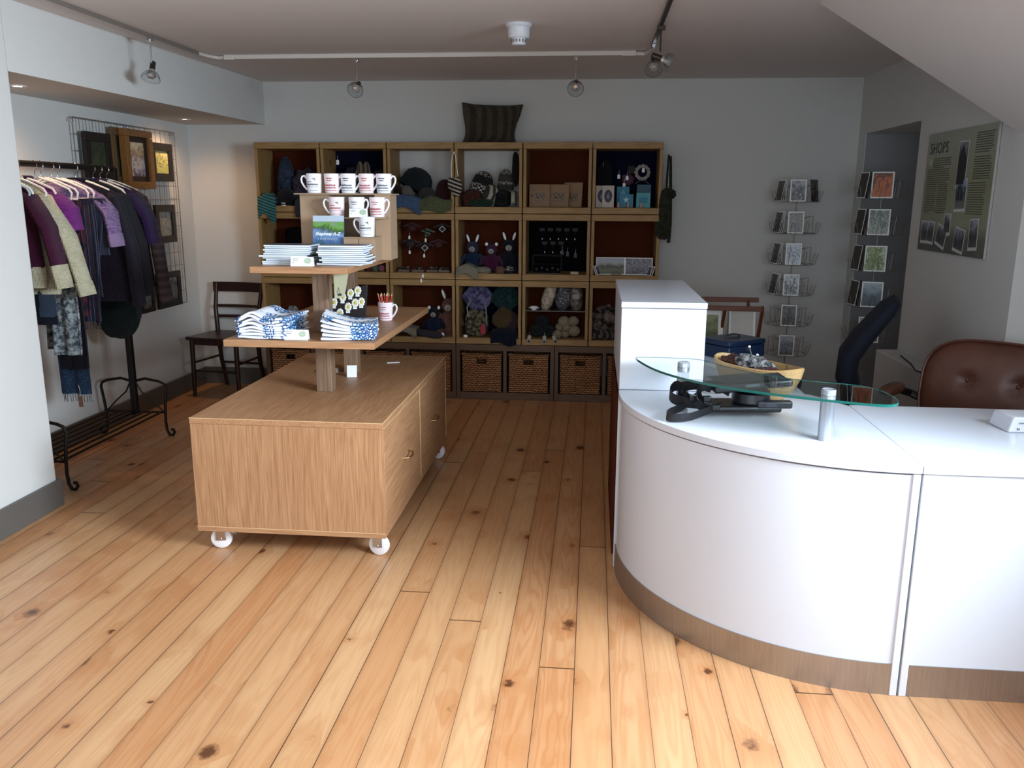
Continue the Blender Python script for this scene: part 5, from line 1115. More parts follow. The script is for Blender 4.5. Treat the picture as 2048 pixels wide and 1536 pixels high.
lump('knitted_toy', 'small pink and brown knitted toy on the edge of fourth middle crate', 'soft toy', (x + .085, 6.19, z + .026), (.032, .026, .028), PK1, .3, 4, 2); lump('knitted_toy', 'small black and white knitted sheep in fourth middle crate', 'soft toy', (x + .155, 6.19, z + .026), (.030, .026, .028), FISLE, .3, 4, 5)
x, z = cell(2, 2)
toy('navy knitted bear sitting at right in the third bottom crate', (x + .065, 6.28, z), NV1, K('#12264e', '#0d1c3c', 1, 'rib'), 'round', 1.02)
toy('pink knitted rabbit toy standing at right side of third bottom crate', (x + .175, 6.32, z), PK1, PK1, 'long', 1.35)
folded('knitted_bonnet', 'cream ribbed knitted bonnet hanging over edge of third bottom crate', 'bonnet', (x - .14, GY, z), .19, CRK, .05, .12, .05, .04, 7)
lump('slipper', 'grey purple felted slipper lying on edge of third bottom crate', 'slipper', (x + .05, 6.17, z + .022), (.10, .04, .026), K('#4b4450', '#2f2a34', 1, 'marl'), .15, 2, 3, rot=(0, rad(8), rad(-8)))
lump('felt_toy', 'small white and brown felt bird at left of the third bottom crate', 'ornament', (x - .155, 6.34, z + .17), (.018, .016, .014), plain('#8b7b6c', .9), .2, 3, 2); lump('felt_toy', 'small white felt bird with face in third bottom crate', 'ornament', (x - .115, 6.34, z + .18), (.020, .016, .018), PAPER, .2, 3, 4)
lump('felt_toy', 'tiny white flower on the edge of the third bottom crate', 'ornament', (x + .145, 6.18, z + .018), (.014, .012, .014), PAPER, .3, 4, 6)
# c4 r1: jewellery on black board
x, z = cell(4, 1); SIL = plain('#8d8d92', .25, .9)
for i in range(8):
    dx = -.12 + (i % 5) * .062 + (.02 if i > 4 else 0); dz = .30 if i < 5 else .20
    t = thing('pendant_necklace', 'silver pendant on the black board, %s in the %s row' % (['first from left', 'second from left', 'third from left', 'fourth from left', 'rightmost'][i % 5] if i < 5 else ['left', 'middle', 'right'][i - 5], 'upper' if i < 5 else 'lower'), 'necklace', (x + dx, 6.455, z + dz), 0, 'silver pendants on black board')
    MB().box(-.02, .02, -.002, 0, .0, .024).build('backing_card', plain('#26282c', .7), t, smooth=False); MB().tube([(-.006, -.002, .004), (0, -.004, -.05), (.006, -.002, .004)], .0009, 4).build('chain', SIL, t); MB().ell((0, -.004, -.058), (.007, .003, .010), 12, 8).build('charm', SIL, t)
for i, dx in enumerate((.035, .075, .135)): swing('dim tag hanging on the black board, %s' % ['left of three', 'middle of three', 'right of three'][i], (x + dx, 6.44, z + .16 - .01 * i), .036, .022, c=plain('#4e5158', .7))
t = thing('jewellery_case', 'black and clear acrylic jewellery case in the fifth middle crate', 'case', (x - .07, 6.30, z)); MB().box(-.105, .105, -.07, .07, 0, .006).build('base_board', BLACKM, t, smooth=False)
b = MB(); b.tube([(-.105, -.07, .13), (.105, -.07, .13), (.105, .07, .13), (-.105, .07, .13)], .0018, 4, True)
for (a, c) in ((-.105, -.07), (.105, -.07), (.105, .07), (-.105, .07)): b.tube([(a, c, .005), (a, c, .13)], .0018, 4)
b.tube([(-.105, -.07, .07), (.105, -.07, .07)], .0015, 4); b.build('edges', plain('#3c444c', .2, .3), t)
for q in range(5): MB().ell((-.08 + q * .04, 0, .025 + .01 * (q % 2)), (.014, .012, .016), 12, 8).build('earring_block', plain('#1c2024', .5), t)
t = thing('price_label', 'cream price label at bottom right of the black crate', 'label', (x + .135, 6.20, z)); MB().box(-.028, .028, 0, .002, 0, .020).build('label_card', plain('#a8a68c', .7), t, smooth=False)
# c5 r1 : prints
x, z = cell(5, 1)
PL = picture('landscape_print', [(0, '#3c4228'), (.25, '#6a6a44'), (.4, '#2c2e24'), (.52, '#8f8f86'), (.7, '#a3a9b4'), (1, '#7d8797')], 11, 3, .85); PS = picture('seashore_lino_print', [(0, '#3a3238'), (.3, '#8c8894'), (.42, '#1f1f26'), (.52, '#a8a6b2'), (.66, '#33323c'), (1, '#b2b0ba')], 12, 4, .5, 1.6)
flat_card('greetings_card', 'landscape photograph card with trees in the far right middle crate', 'card', (x - .098, 6.21, z + .001), .21, .125, PL, (rad(-8), 0, rad(3)), group='picture cards in the far right crate')
flat_card('greetings_card', 'lino print shore card in the far right middle crate', 'card', (x + .105, 6.21, z + .001), .20, .125, PS, (rad(-8), 0, rad(-3)), group='picture cards in the far right crate')
for i in range(4): flat_card('greetings_card', 'slanted dim card at %s side of the far right middle crate, %s' % (['left', 'right'][i // 2], ['inner', 'outer'][i % 2]), 'card', (x + (-.19 + .012 * i if i < 2 else .165 + .014 * i - .02), 6.175, z + .001), .05, .07, PS, (rad(-20), 0, rad(60 if i < 2 else -60)), group='dim slanted cards')
t = thing('cream_shell', 'pale oval soap lying before the landscape card', 'soap', (x - .055, 6.18, z)); MB().ell((0, 0, .009), (.035, .012, .010), 16, 10).build('bar', plain('#8d8470', .6), t)
# c0 r2
x, z = cell(0, 2)
BGP = NT('clear_cellophane', .15); BGP.col('#7d8288'); BGP.b.inputs['Alpha'].default_value = 1; BGP.bump(BGP.noise(BGP.co(), 25, 3), .8, .02); BGP = BGP.m
lump('gift_bag', 'cellophane gift bag of grey contents in the far left bottom crate', 'gift bag', (x - .06, 6.29, z + .085), (.055, .05, .11), picture('crinkled_bag', [(0, '#23252a'), (.4, '#8a8d92'), (.6, '#3a3c42'), (.8, '#b5b8bc'), (1, '#44464c')], 3, 8, .1), .2, 3, 5)
for i, (h_, c_) in enumerate(((.038, '#9a8b74'), (.032, '#8a7a60'))):
    t = thing('soap_box', '%s kraft box stacked in the far left bottom crate' % ['lower', 'upper'][i], 'box', (x + .07, 6.27, z + i * .0385)); MB().box(-.085, .085, -.05, .05, 0, h_).build('carton', plain(c_, .7, 0, .1), t, bevel=.002); MB().box(-.03, .03, -.0512, -.05, .01, h_ - .008).build('printed_label', plain('#b5ad98', .7), t, smooth=False)
x, z = cell(1, 2)
for i, c_ in enumerate(('#6a5a56', '#7a2c24')): lump('wrapped_pack', ['grey wrapped pack', 'red wrapped pack'][i] + ' in the second bottom crate behind the pencil mug', 'pack', (x - .02 + i * .11, 6.29, z + .11), (.06, .05, .11), plain(c_, .5, 0, .2), .1, 3, i, e=.5, fz=-.11)
# c3 r2
x, z = cell(3, 2); LILK = K('#7d78a0', '#3f3c60', .7, 'blotch'); TEK = K('#1f4444', '#11282c', .8, 'blotch'); BRP = K('#6a4432', '#3c2a34', .6, 'patch', c3='#54422a')
lump('knitted_bag', 'lilac flecked knitted bag hanging as a diamond in fourth bottom crate', 'bag', (x - .095, 6.30, z + .29), (.10, .035, .10), LILK, .15, 2, 2, rot=(0, rad(45), 0), e=.6)
lump('knitted_bag', 'teal flecked knitted bag hanging in the fourth bottom crate', 'bag', (x + .115, 6.30, z + .29), (.095, .035, .095), TEK, .15, 2, 5, rot=(0, rad(42), 0), e=.6)
t = thing('patterned_bag', 'black and cream patterned bag with pale handles in fourth bottom crate', 'bag', (x - .10, 6.25, z)); MB().ell((0, 0, .10), (.09, .035, .10), 22, 14, .1, 2, 4, .6, flatz=-.1).build('bag_body', K('#8d8468', '#191410', .9, 'blotch'), t)
MB().tube([(-.06, -.03, .15), (-.07, -.02, .22), (-.05, 0, .26)], .005, 6).build('handle', plain('#8d8a84', .7), t); MB().tube([(.06, -.03, .14), (.08, -.03, .10), (.075, -.03, .22), (.06, 0, .25)], .005, 6).build('handle', plain('#8d8a84', .7), t)
lump('pink_tassel', 'pink tassel hanging on front of the patterned bag', 'tassel', (x - .045, 6.195, z + .06), (.022, .014, .04), plain('#9c3c48', .9, 0, .1), .15, 3, 3)
lump('quilted_cushion', 'brown and rust patchwork cushion at right of fourth bottom crate', 'cushion', (x + .12, 6.26, z + .12), (.10, .05, .085), BRP, .12, 2, 3, rot=(0, rad(38), 0), e=.6)
folded('shawl', 'dark navy knitted shawl falling over edge of fourth bottom crate', 'shawl', (x + .115, GY, z), .19, K('#141c34', '#0d1224', 1, 'rib'), .10, .13, .05, .01, 4)
t = thing('price_tag', 'white folded tag at left front of fourth bottom crate', 'tag', (x - .175, 6.18, z + .001)); MB().box(-.014, .014, 0, .001, 0, .018).build('tag_card', PAPER, t, smooth=False)
# c4 r2 : wool
x, z = cell(4, 2); MB_ = thing('glass_shelf_plate', 'thin clear shelf across the fifth bottom crate', 'shelf', (x, 6.31, z + .205)); MB().box(-.222, .222, -.125, .13, 0, .006).build('shelf_plate', plain('#5c5a58', .2, .1), MB_, smooth=False)
CW_ = NT('bagged_cream_wool', .25); CW_.col(CW_.ramp(CW_.noise(CW_.co(), 30, 3, .6, 1), [(.3, '#7f7260'), (.7, '#cbbfa8')])); CW_.bump(CW_.noise(CW_.co(), 40, 2, .5, 2), .6, .01); CW_ = CW_.m
GW_ = NT('bagged_grey_wool', .2); GW_.col(GW_.ramp(GW_.noise(GW_.co(), 40, 3, .6, 2), [(.35, '#17181b'), (.55, '#55585c'), (.7, '#9a9da1')])); GW_.bump(GW_.noise(GW_.co(), 40, 2, .5, 2), .8, .01); GW_ = GW_.m
BW_ = NT('bagged_brown_wool', .25); BW_.col(BW_.ramp(BW_.noise(BW_.co(), 30, 3, .6, 1), [(.3, '#3c3028'), (.7, '#8a7c70')])); BW_.bump(BW_.noise(BW_.co(), 40, 2, .5, 2), .6, .01); BW_ = BW_.m
lump('wool_bag', 'cream wool in a clear bag leaning in the fifth bottom crate', 'wool bag', (x - .055, 6.28, z + .305), (.048, .045, .105), CW_, .1, 2, 1, rot=(0, rad(18), 0)); lump('wool_bag', 'dark grey wool in a shiny bag in the fifth bottom crate', 'wool bag', (x + .055, 6.30, z + .30), (.06, .045, .10), GW_, .12, 2, 3, rot=(0, rad(10), 0)); lump('wool_bag', 'brown wool in a labelled bag at right of fifth bottom crate', 'wool bag', (x + .15, 6.28, z + .30), (.05, .045, .10), BW_, .1, 2, 5)
MB_ = thing('wool_label', 'white paper label on the brown wool bag', 'label', (x + .15, 6.228, z + .315)); MB().box(-.025, .025, 0, .002, -.018, .018).build('paper_label', plain('#8f8f92', .6), MB_, smooth=False)
t = thing('porcelain_dish', 'small white dish with handles at left of the wool shelf', 'dish', (x - .16, 6.22, z + .2115)); MB().lathe([(.016, 0), (.028, .016), (.030, .026), (.027, .026), (.014, .004), (.0001, .003)], 24).build('bowl', PAPER, t); MB().tube([(-.028, 0, .02), (-.04, 0, .018), (-.026, 0, .010)], .0025, 6).build('handle', PAPER, t); MB().tube([(.028, 0, .02), (.04, 0, .018), (.026, 0, .010)], .0025, 6).build('handle', PAPER, t)
BALL = K('#b8aa8c', '#8c8068', .9, 'marl'); BALD = K('#20242a', '#14171c', 1, 'marl'); b0 = MB().ell((0, 0, 0), (.042, .040, .038), 22, 16, .08, 4, 2).build('wool_ball', BALL, None)
pts = [(.065, .125, 1.1, 'cream ball of wool, top left of the pile'), (.135, .128, 1.0, 'cream ball of wool, top right of the pile'), (.035, .080, .85, 'cream ball of wool, middle left of the pile'), (.085, .082, .85, 'cream ball of wool, centre of the pile'), (.140, .055, 1.1, 'cream ball of wool, largest at lower right of the pile'), (.075, .032, .85, 'cream ball of wool, bottom centre of the pile'), (.018, .030, .85, 'cream ball of wool, bottom left of the pile')]
for i, (dx, dz, s_, lab) in enumerate(pts):
    o = b0 if i == 0 else b0.copy()
    if i: COL.objects.link(o)
    o.location = (x + dx, 6.24 + .012 * (i % 3), z + dz); o.scale = (s_,) * 3; tag(o, lab, 'wool ball', 'cream balls of wool')
b1 = MB().ell((0, 0, 0), (.055, .045, .045), 22, 16, .12, 4, 5).build('wool_ball', BALD, None)
for i, (dx, dz) in enumerate(((-.14, .05), (-.05, .05), (-.10, .125))):
    o = b1 if i == 0 else b1.copy()
    if i: COL.objects.link(o)
    o.location = (x + dx, 6.26, z + dz); tag(o, 'dark ball of wool at left in fifth bottom crate, %s' % ['lower left', 'lower right', 'upper'][i], 'wool ball', 'dark balls of wool')
for i, (dx, rz) in enumerate(((-.185, 40), (-.075, 5), (-.01, -35))):
    t = thing('wool_tag', 'white dangling wool tag on the front of fifth bottom crate, %s' % ['left', 'middle', 'right'][i], 'tag', (x + dx, 6.15, z + .03), 0, 'wool tags', (0, rad([8, 0, -25][i]), rad(rz * .5))); MB().box(-.013, .013, 0, .001, -.06, 0).build('tag_card', plain('#a09a8c', .6), t, smooth=False); MB().box(-.009, .009, -.001, 0, -.055, -.035).build('printed_picture', INKD, t, smooth=False); MB().tube([(0, 0, -.002), (0, .01, .02)], .0007, 4).build('string', PAPER, t)
# c5 r2
x, z = cell(5, 2)
lump('crochet_scarf', 'brown and cream flecked crochet scarf heaped in the far right bottom crate', 'scarf', (x - .13, 6.26, z + .14), (.10, .07, .10), K('#8a7a72', '#231818', .5, 'blotch'), .35, 3, 3); lump('crochet_scarf', 'grey tasselled scarf below the flecked crochet scarf', 'scarf', (x - .13, 6.23, z + .04), (.10, .06, .045), K('#6a6460', '#2a2422', .6, 'vstripe'), .3, 3, 5)
# on top and at the side
CUS = K('#4f473d', '#3b352c', .35, 'vstripe')
t = thing('cable_knit_cushion', 'dark brown cable-knit cushion standing on top of the crates', 'cushion', (-.772, 6.36, 1.887), 0, None, (rad(-6), 0, 0))
vs = []; fs = []; NU, NV = 20, 16
for side in (-1, 1):
    for j in range(NV + 1):
        for i in range(NU + 1):
            u = -1 + 2 * i / NU; v_ = -1 + 2 * j / NV
            w_ = .192 + .020 * abs(v_) ** 3 + (.012 if v_ > 0 else .0) * v_ + .012 * math.sin(3 * v_)
            h_ = .133 + .014 * abs(u) ** 3
            xx = u * w_ + .012 * v_; zz_ = .138 + v_ * h_ * (1 if v_ < 0 else 1 - .06 * u) - (.004 if v_ < 0 else 0) * abs(u)
            yy = side * .06 * max(0, (1 - u ** 4)) ** .5 * max(0, (1 - v_ ** 4)) ** .5
            vs.append((xx, yy, max(zz_, .001)))
W_ = NU + 1; KK = W_ * (NV + 1)
for j in range(NV):
    for i in range(NU): a = j * W_ + i; fs.append((a, a + 1, a + W_ + 1, a + W_)); fs.append((KK + a, KK + a + W_, KK + a + W_ + 1, KK + a + 1))
MB().add(vs, fs).build('cushion_cover', CUS, t)
b = MB()
for xx in (-.10, -.03, .04, .11): b.tube([(xx + .006 * math.sin(k * 1.6), -.060 * (1 - (xx / .20) ** 4) ** .5 * max(.05, 1 - ((k - 7) / 7.6) ** 4) ** .5, .02 + .238 * k / 14) for k in range(15)], .006, 8)
b.build('cable_pattern', CUS, t)
SGB = K('#3b3e2c', '#25281d', .7, 'blotch')
t = thing('knitted_shoulder_bag', 'long dark olive knitted bag with strap hanging at the right end of the crates', 'bag', (.515, 6.20, 1.80))
MB().tube([(-.005, 0, .0), (-.012, -.01, -.2), (-.01, -.015, -.33)], [.018, .020, .024], 10, flat=.4).build('strap', SGB, t); MB().tube([(.010, .01, -.01), (.018, 0, -.25), (.022, -.01, -.48), (.02, 0, -.61)], [.016, .024, .030, .026], 12, flat=.5).build('strap_tail', SGB, t)
MB().ell((-.022, -.015, -.40), (.045, .03, .13), 22, 16, .12, 3, 4, .7).build('bag_body', SGB, t); MB().ell((-.03, -.012, -.51), (.048, .03, .08), 22, 14, .12, 3, 8, .6).build('lower_pocket', SGB, t); MB().ell((.0, -.02, -.27), (.055, .03, .04), 18, 12, .35, 4, 3).build('ruffle', SGB, t)
# ---------------------------------------------------------------- card spinners
def spinner(label, loc, tiers, zt, dz, rz=0):
    t = thing('card_spinner', label, 'card rack', loc, rz)
    MB().cyl((0, 0, .0), (0, 0, zt), .0045, n=10).build('centre_pole', WIRE, t)
    MB().lathe([(.17, 0), (.17, .006), (.02, .02), (.01, .03)], 24).build('base', WIRE, t)
    for k in range(tiers):
        z = zt - .155 - k * dz; b = MB(); R = .145; r = .0014
        b.tube([(R * math.cos(2 * PI * i / 24), R * math.sin(2 * PI * i / 24), z) for i in range(24)], r * 1.3, 4, True)
        b.tube([(.05 * math.cos(2 * PI * i / 12), .05 * math.sin(2 * PI * i / 12), z + .10) for i in range(12)], r, 4, True)
        for q in range(6):
            a = -PI / 2 + 2 * PI * q / 6; d = Vector((math.cos(a), math.sin(a), 0)); s_ = Vector((-d.y, d.x, 0)); B = Vector((0, 0, z))
            p = lambda rr, ss, zz: B + d * rr + s_ * ss + Vector((0, 0, zz))
            b.tube([p(.105, -.062, 0), p(.145, -.058, 0), p(.165, -.055, .075), p(.165, -.03, .075), p(.150, -.026, 0), p(.148, .026, 0), p(.165, .03, .075), p(.165, .055, .075), p(.145, .058, 0), p(.105, .062, 0)], r, 4)
            b.tube([p(.05, 0, .1), p(.115, -.05, .12), p(.105, -.06, 0)], r, 4); b.tube([p(.05, 0, .1), p(.115, .05, .12), p(.105, .06, 0)], r, 4)
            b.tube([p(.008, 0, 0), p(.12, 0, 0)], r, 4)
        b.build('wire_tier', WIRE, t)
    return t
def sp_card(label, cx, cy, z, ang, pic, w=.105, h=.148, rr=.135, group='greetings cards in the spinners', lean=7, border=PAPER, bw=.006):
    d = Vector((math.cos(ang), math.sin(ang), 0)); rz = ang + PI / 2
    return flat_card('greetings_card', label, 'card', (cx + d.x * rr, cy + d.y * rr, z), w, h, pic, (rad(-lean), 0, rz), border, bw, .0018, group)
S1 = (1.40, 6.16); spinner('tall wire card spinner by the back wall holding six front cards', (S1[0], S1[1], 0), 6, 1.635, .214)
P = lambda n, st, sd, sc=5, mz=.4: picture(n, st, sd, sc, mz)
c1 = [P('bird_drawing_card', [(0, '#c9cbd0'), (.4, '#55585e'), (.6, '#9a9da3'), (1, '#c4c6ca')], 21), P('sketch_card', [(0, '#8e8e8e'), (.52, '#9a9a9a'), (.58, '#222222'), (.62, '#999999'), (1, '#a2a2a2')], 22, 4, .15), P('pale_bird_card', [(0, '#58616e'), (.4, '#dfe8f2'), (.55, '#4a525c'), (.62, '#d5dde8'), (1, '#b5c0cc')], 23), P('shore_card', [(0, '#d5e2e6'), (.45, '#5d6066'), (.6, '#cfd6dc'), (1, '#8e8c98')], 24), P('dark_field_card', [(0, '#2b2a28'), (.5, '#3a3836'), (.62, '#77726e'), (1, '#33302e')], 25), P('sea_card', [(0, '#4a4c52'), (.35, '#7a7e88'), (.5, '#565a64'), (.7, '#9da2ac'), (1, '#888d98')], 26, 4, .85)]
nm = ['topmost', 'second from top', 'third from top', 'fourth from top', 'fifth from top', 'lowest']
for k in range(6):
    z = 1.635 - .155 - k * .214; a = rad(-100)
    sp_card('picture card in front pocket of the back wall spinner, %s' % nm[k], S1[0], S1[1], z + .003, a, c1[k], bw=.008)
SD = plain('#47433f', .7, 0, .1)
for k in range(4):
    z = 1.635 - .155 - k * .214
    for q in range(3): sp_card('card at left of the back wall spinner, %s tier, %s' % (['top', 'second', 'third', 'fourth'][k], ['inner', 'middle', 'outer'][q]), S1[0], S1[1], z + .003, rad(-166), c1[4] if q else c1[0], rr=.112 + .014 * q, group='cards at the side of the back wall spinner', lean=4 + 3 * q)
sp_card('dim card in the right rear pocket of the back wall spinner', S1[0], S1[1], 1.483, rad(-40), c1[4], border=SD, bw=.004)
S2 = (1.86, 5.82); spinner('tall wire card spinner standing in the wall niche', (S2[0], S2[1], 0), 6, 1.66, .232)
c2 = [P('orange_fox_card', [(0, '#b25a30'), (.45, '#c86e42'), (.6, '#7d4c38'), (.75, '#4c4a4a'), (1, '#77706c')], 31, 4, .2), P('pale_green_card', [(0, '#6f7d74'), (.4, '#a5b0a6'), (.6, '#55635c'), (1, '#c2cac2')], 32), P('green_tree_card', [(0, '#bcc6a4'), (.4, '#84985a'), (.55, '#4c5e34'), (.7, '#a9b88c'), (1, '#d0d6c4')], 33, 4, .2), P('blue_hill_card', [(0, '#2c3a48'), (.4, '#47596a'), (.65, '#8fa0ac'), (1, '#b5c0c8')], 34, 4, .8), c1[5]]
for k in range(5):
    z = 1.66 - .155 - k * .232; a = rad(-108)
    sp_card('%s card in front pocket of the niche spinner' % ['orange and grey', 'pale green patterned', 'green tree', 'blue hill', 'dim lowest'][k], S2[0], S2[1], z + .003, a, c2[k], .13, .165, .150, bw=.008)
    if k < 4:
        for q in range(2): sp_card('dark card at left side of niche spinner, %s tier, %s' % (['top', 'second', 'third', 'fourth'][k], ['inner', 'outer'][q]), S2[0], S2[1], z + .003, rad(-172), SD if q else c1[4], .12, .165, .12 + .02 * q, group='cards at the side of the niche spinner', border=SD if q == 0 else PAPER)
# ---------------------------------------------------------------- SHOPS board on the right wall
PZ0, PZ1, PY0, PY1 = 1.145, 1.845, 4.30, 5.17
PO = thing('exhibition_panel', 'olive green display panel headed SHOPS with old photographs on the right wall', 'display panel', (XR - .002, 4.70, 1.222), rad(-90 - 0))
BOARD = NT('olive_panel_print', .35); sx = BOARD.n('SeparateXYZ'); BOARD.put(sx.inputs[0], BOARD.co('Generated')); BOARD.col(BOARD.mix(.25, BOARD.ramp(sx.outputs[2], [(0, '#1c1c22'), (.13, '#26262a'), (.24, '#8a8c74'), (.6, '#87876a'), (1, '#8f9488')]), BOARD.ramp(BOARD.noise(BOARD.co(), 4, 4), [(.3, '#5f6450'), (.7, '#a3a58e')]))); BOARD = BOARD.m
PWd, PHt = .845, .635
MB().box(-PWd / 2, PWd / 2, -.012, -.001, 0, PHt).build('panel_board', plain('#a9aaa6', .5), PO, smooth=False)
MB().box(-PWd / 2, PWd / 2, -.0135, -.012, 0, PHt).build('printed_face', BOARD, PO, smooth=False)
put_text('SHOPS', .085, Matrix.Translation((-.385, -.0142, .525)) @ FACE, INKD, PO, 'heading_lettering')
put_text('W', .055, Matrix.Translation((-.385, -.0142, .462)) @ FACE, plain('#b9bba4', .6), PO, 'initial_letter')
b = MB(); rnd = random.Random(2)
for (xa, xb, za, zb) in ((-.32, -.08, .497, .45), (-.385, -.08, .44, .37), (-.385, -.235, .36, .20), (-.225, -.08, .36, .20), (.20, .39, .60, .50), (.20, .39, .485, .37), (.17, .36, .36, .20)):
    z = za
    while z > zb:
        e_ = xb - rnd.choice((0, 0, 0, .03, .08)) * (1 if z - .012 <= zb else .15); xx = xa
        while xx < e_ - .008:
            wd_ = rnd.uniform(.008, .024); b.box(xx, min(xx + wd_, e_), -.0141, -.0135, z - .0026, z + .0026); xx += wd_ + .004
        z -= .0115
o = b.build('printed_text_lines', plain('#3f4232', .6), PO, smooth=False); o['kind'] = 'stuff'
def ph(xc, zc, w, h, rot, seed, name, st=None):
    M = Matrix.Translation((xc, -.0140 - .0002 * (seed % 5), zc)) @ Matrix.Rotation(rad(rot), 4, 'Y')
    f = MB().box(-w / 2, w / 2, -.0008, 0, -h / 2, h / 2, 0, M).build('photo_border', plain('#c3c5c2', .5), PO, smooth=False)
    m = picture(name, st or [(0, '#4a4c50'), (.35, '#2b2c30'), (.55, '#63666c'), (.75, '#9da3ac'), (1, '#b5bcc6')], seed, 3, .75)
    MB().box(-w / 2 + .006, w / 2 - .006, -.0014, -.0008, -h / 2 + .016, h / 2 - .006, 0, M).build('old_photograph', m, f, smooth=False)
ph(.065, .455, .115, .235, 1, 41, 'shop_front_photo', [(0, '#2b282c'), (.5, '#3a363a'), (.7, '#77787e'), (1, '#a3a8ae')]); ph(.085, .30, .135, .165, -2, 42, 'two_figures_photo', [(0, '#6d7264'), (.3, '#4a5058'), (.5, '#2a2c34'), (.6, '#7d8fae'), (1, '#93a5c0')])
for i, (xc, zc, w, h, r) in enumerate(((-.34, .10, .095, .125, 0), (-.25, .10, .095, .125, 4), (-.105, .085, .13, .115, 14), (-.04, .15, .085, .115, -2), (.13, .075, .125, .125, 8), (.29, .11, .10, .155, -4))): ph(xc, zc, w, h, r, 43 + i, 'village_photo_%d' % i)
# house gable and two headstone-like figures drawn on the photographs
b = MB(); b.prism([(-.045, -.10), (.045, -.10), (.045, .03), (.0, .10), (-.045, .03)], 0, .0004); b.tf(Matrix.Translation((.062, -.0162, .455)) @ FACE); b.build('gabled_house_image', plain('#221f24', .6), PO, smooth=False)
b = MB()
for dx in (-.022, .018): b.prism([(-.016 + dx, -.03), (.014 + dx, -.03), (.004 + dx, .035), (-.002 + dx, .045), (-.008 + dx, .035)], 0, .0004)
b.tf(Matrix.Translation((.085, -.0166, .305)) @ FACE); b.build('two_figures_image', plain('#23262c', .6), PO, smooth=False)

# ---------------------------------------------------------------- things on the counter
ZC = .7455
BOWLM = wood('pale_turned_wood', '#c9a878', '#a5824f', 'x', 1.2, .5)
BO = thing('wooden_bowl', 'oblong pale wooden bowl on counter behind the glass shelf', 'bowl', (.655, 3.33, ZC), rad(-50))
b = MB(); prof = [(.62, 0), (.80, .025), (.93, .07), (1.0, .116), (.965, .12), (.90, .07), (.76, .028), (.0001, .015)]; vs = []; n = 48; fs = []
for (r, z) in prof:
    for j in range(n):
        a = 2 * PI * j / n; ca, sa = math.cos(a), math.sin(a); vs.append((.205 * r * math.copysign(abs(ca) ** .85, ca), .098 * r * sa, z * (1 + .12 * abs(ca) ** 3)))
for i in range(len(prof) - 1):
    for j in range(n): fs.append((i * n + j, i * n + (j + 1) % n, (i + 1) * n + (j + 1) % n, (i + 1) * n + j))
fs.append(tuple(range(n))[::-1]); b.add(vs, fs); b.build('bowl_body', BOWLM, BO)
cb_, sb_ = math.cos(rad(-50)), math.sin(rad(-50))
inb = lambda u, v, z: (.655 + u * cb_ - v * sb_, 3.33 + u * sb_ + v * cb_, ZC + z)
lump('wool_bundle', 'russet wool bundle at left end in the wooden bowl', 'wool', inb(-.105, 0, .098), (.075, .045, .040), K('#5c3426', '#3a1f18', .8, 'blotch'), .25, 3, 2, rot=(0, 0, rad(-50)))
lump('yarn_skein', 'black and white flecked yarn skein lying across wooden bowl', 'yarn', inb(-.01, .0, .112), (.085, .040, .036), K('#b5b8b8', '#26282c', 1.3, 'blotch'), .22, 3, 4, rot=(0, rad(12), rad(-35)))
lump('wool_bundle', 'maroon wool bundle in the middle of the wooden bowl', 'wool', inb(.045, -.01, .088), (.055, .045, .032), K('#4a2226', '#2c1416', .8, 'blotch'), .25, 3, 6)
NDL = plain('#b3b5b8', .25, .7)
for i, (p, q) in enumerate(((inb(-.07, .03, .175), inb(.07, -.095, .118)), (inb(-.02, .02, .15), inb(.10, -.085, .122)))):
    t = thing('knitting_needle', 'grey knitting needle stuck through the yarn, %s' % ['the one with the pale knob showing', 'the shorter one'][i], 'knitting needle', p, 0, 'knitting needles'); d = Vector(q) - Vector(p); MB().tube([(0, 0, 0), d], [.0022, .0015], 8).build('shaft', NDL, t); MB().ell((0, 0, 0), (.0055, .0055, .0055), 12, 8).build('knob', PAPER, t)
for i in range(2):
    a = .085 + .035 * i; o = MB().tube([inb(a - .01, .085, .118), inb(a, .06, .07), inb(a + .004, 0, .03), inb(a + .012, -.06, .07), inb(a + .016, -.085, .118)], .0016, 5).build('twine_loop', INKD, None); tag(o, 'dark twine loop inside the bare end of bowl, %s' % ['left', 'right'][i], 'twine', 'dark twine in the bowl')
# cash box
NB = plain('#0e2340', .3, 0, .04, 0, 60, 'navy_enamel')
CB = thing('cash_box', 'dark blue metal cash box with carrying handle on the side counter', 'cash box', (.69, 4.17, ZC), rad(38))
MB().box(-.125, .125, -.10, .10, 0, .062).build('box_body', NB, CB, bevel=.006); MB().box(-.127, .127, -.102, .102, .064, .088).build('lid', NB, CB, bevel=.006)
MB().tube([(-.05, 0, .088), (-.045, 0, .100), (0, 0, .106), (.045, 0, .100), (.05, 0, .088)], .004, 8, flat=.6).build('carry_handle', plain('#0b1526', .3), CB); MB().lathe([(.035, .0882), (.037, .0892), (.0001, .0892)], 24, sq=.5).build('handle_recess', plain('#081020', .4), CB)
MB().cyl((0, -.1035, .045), (0, -.101, .045), .010).build('lock', CHROME, CB)
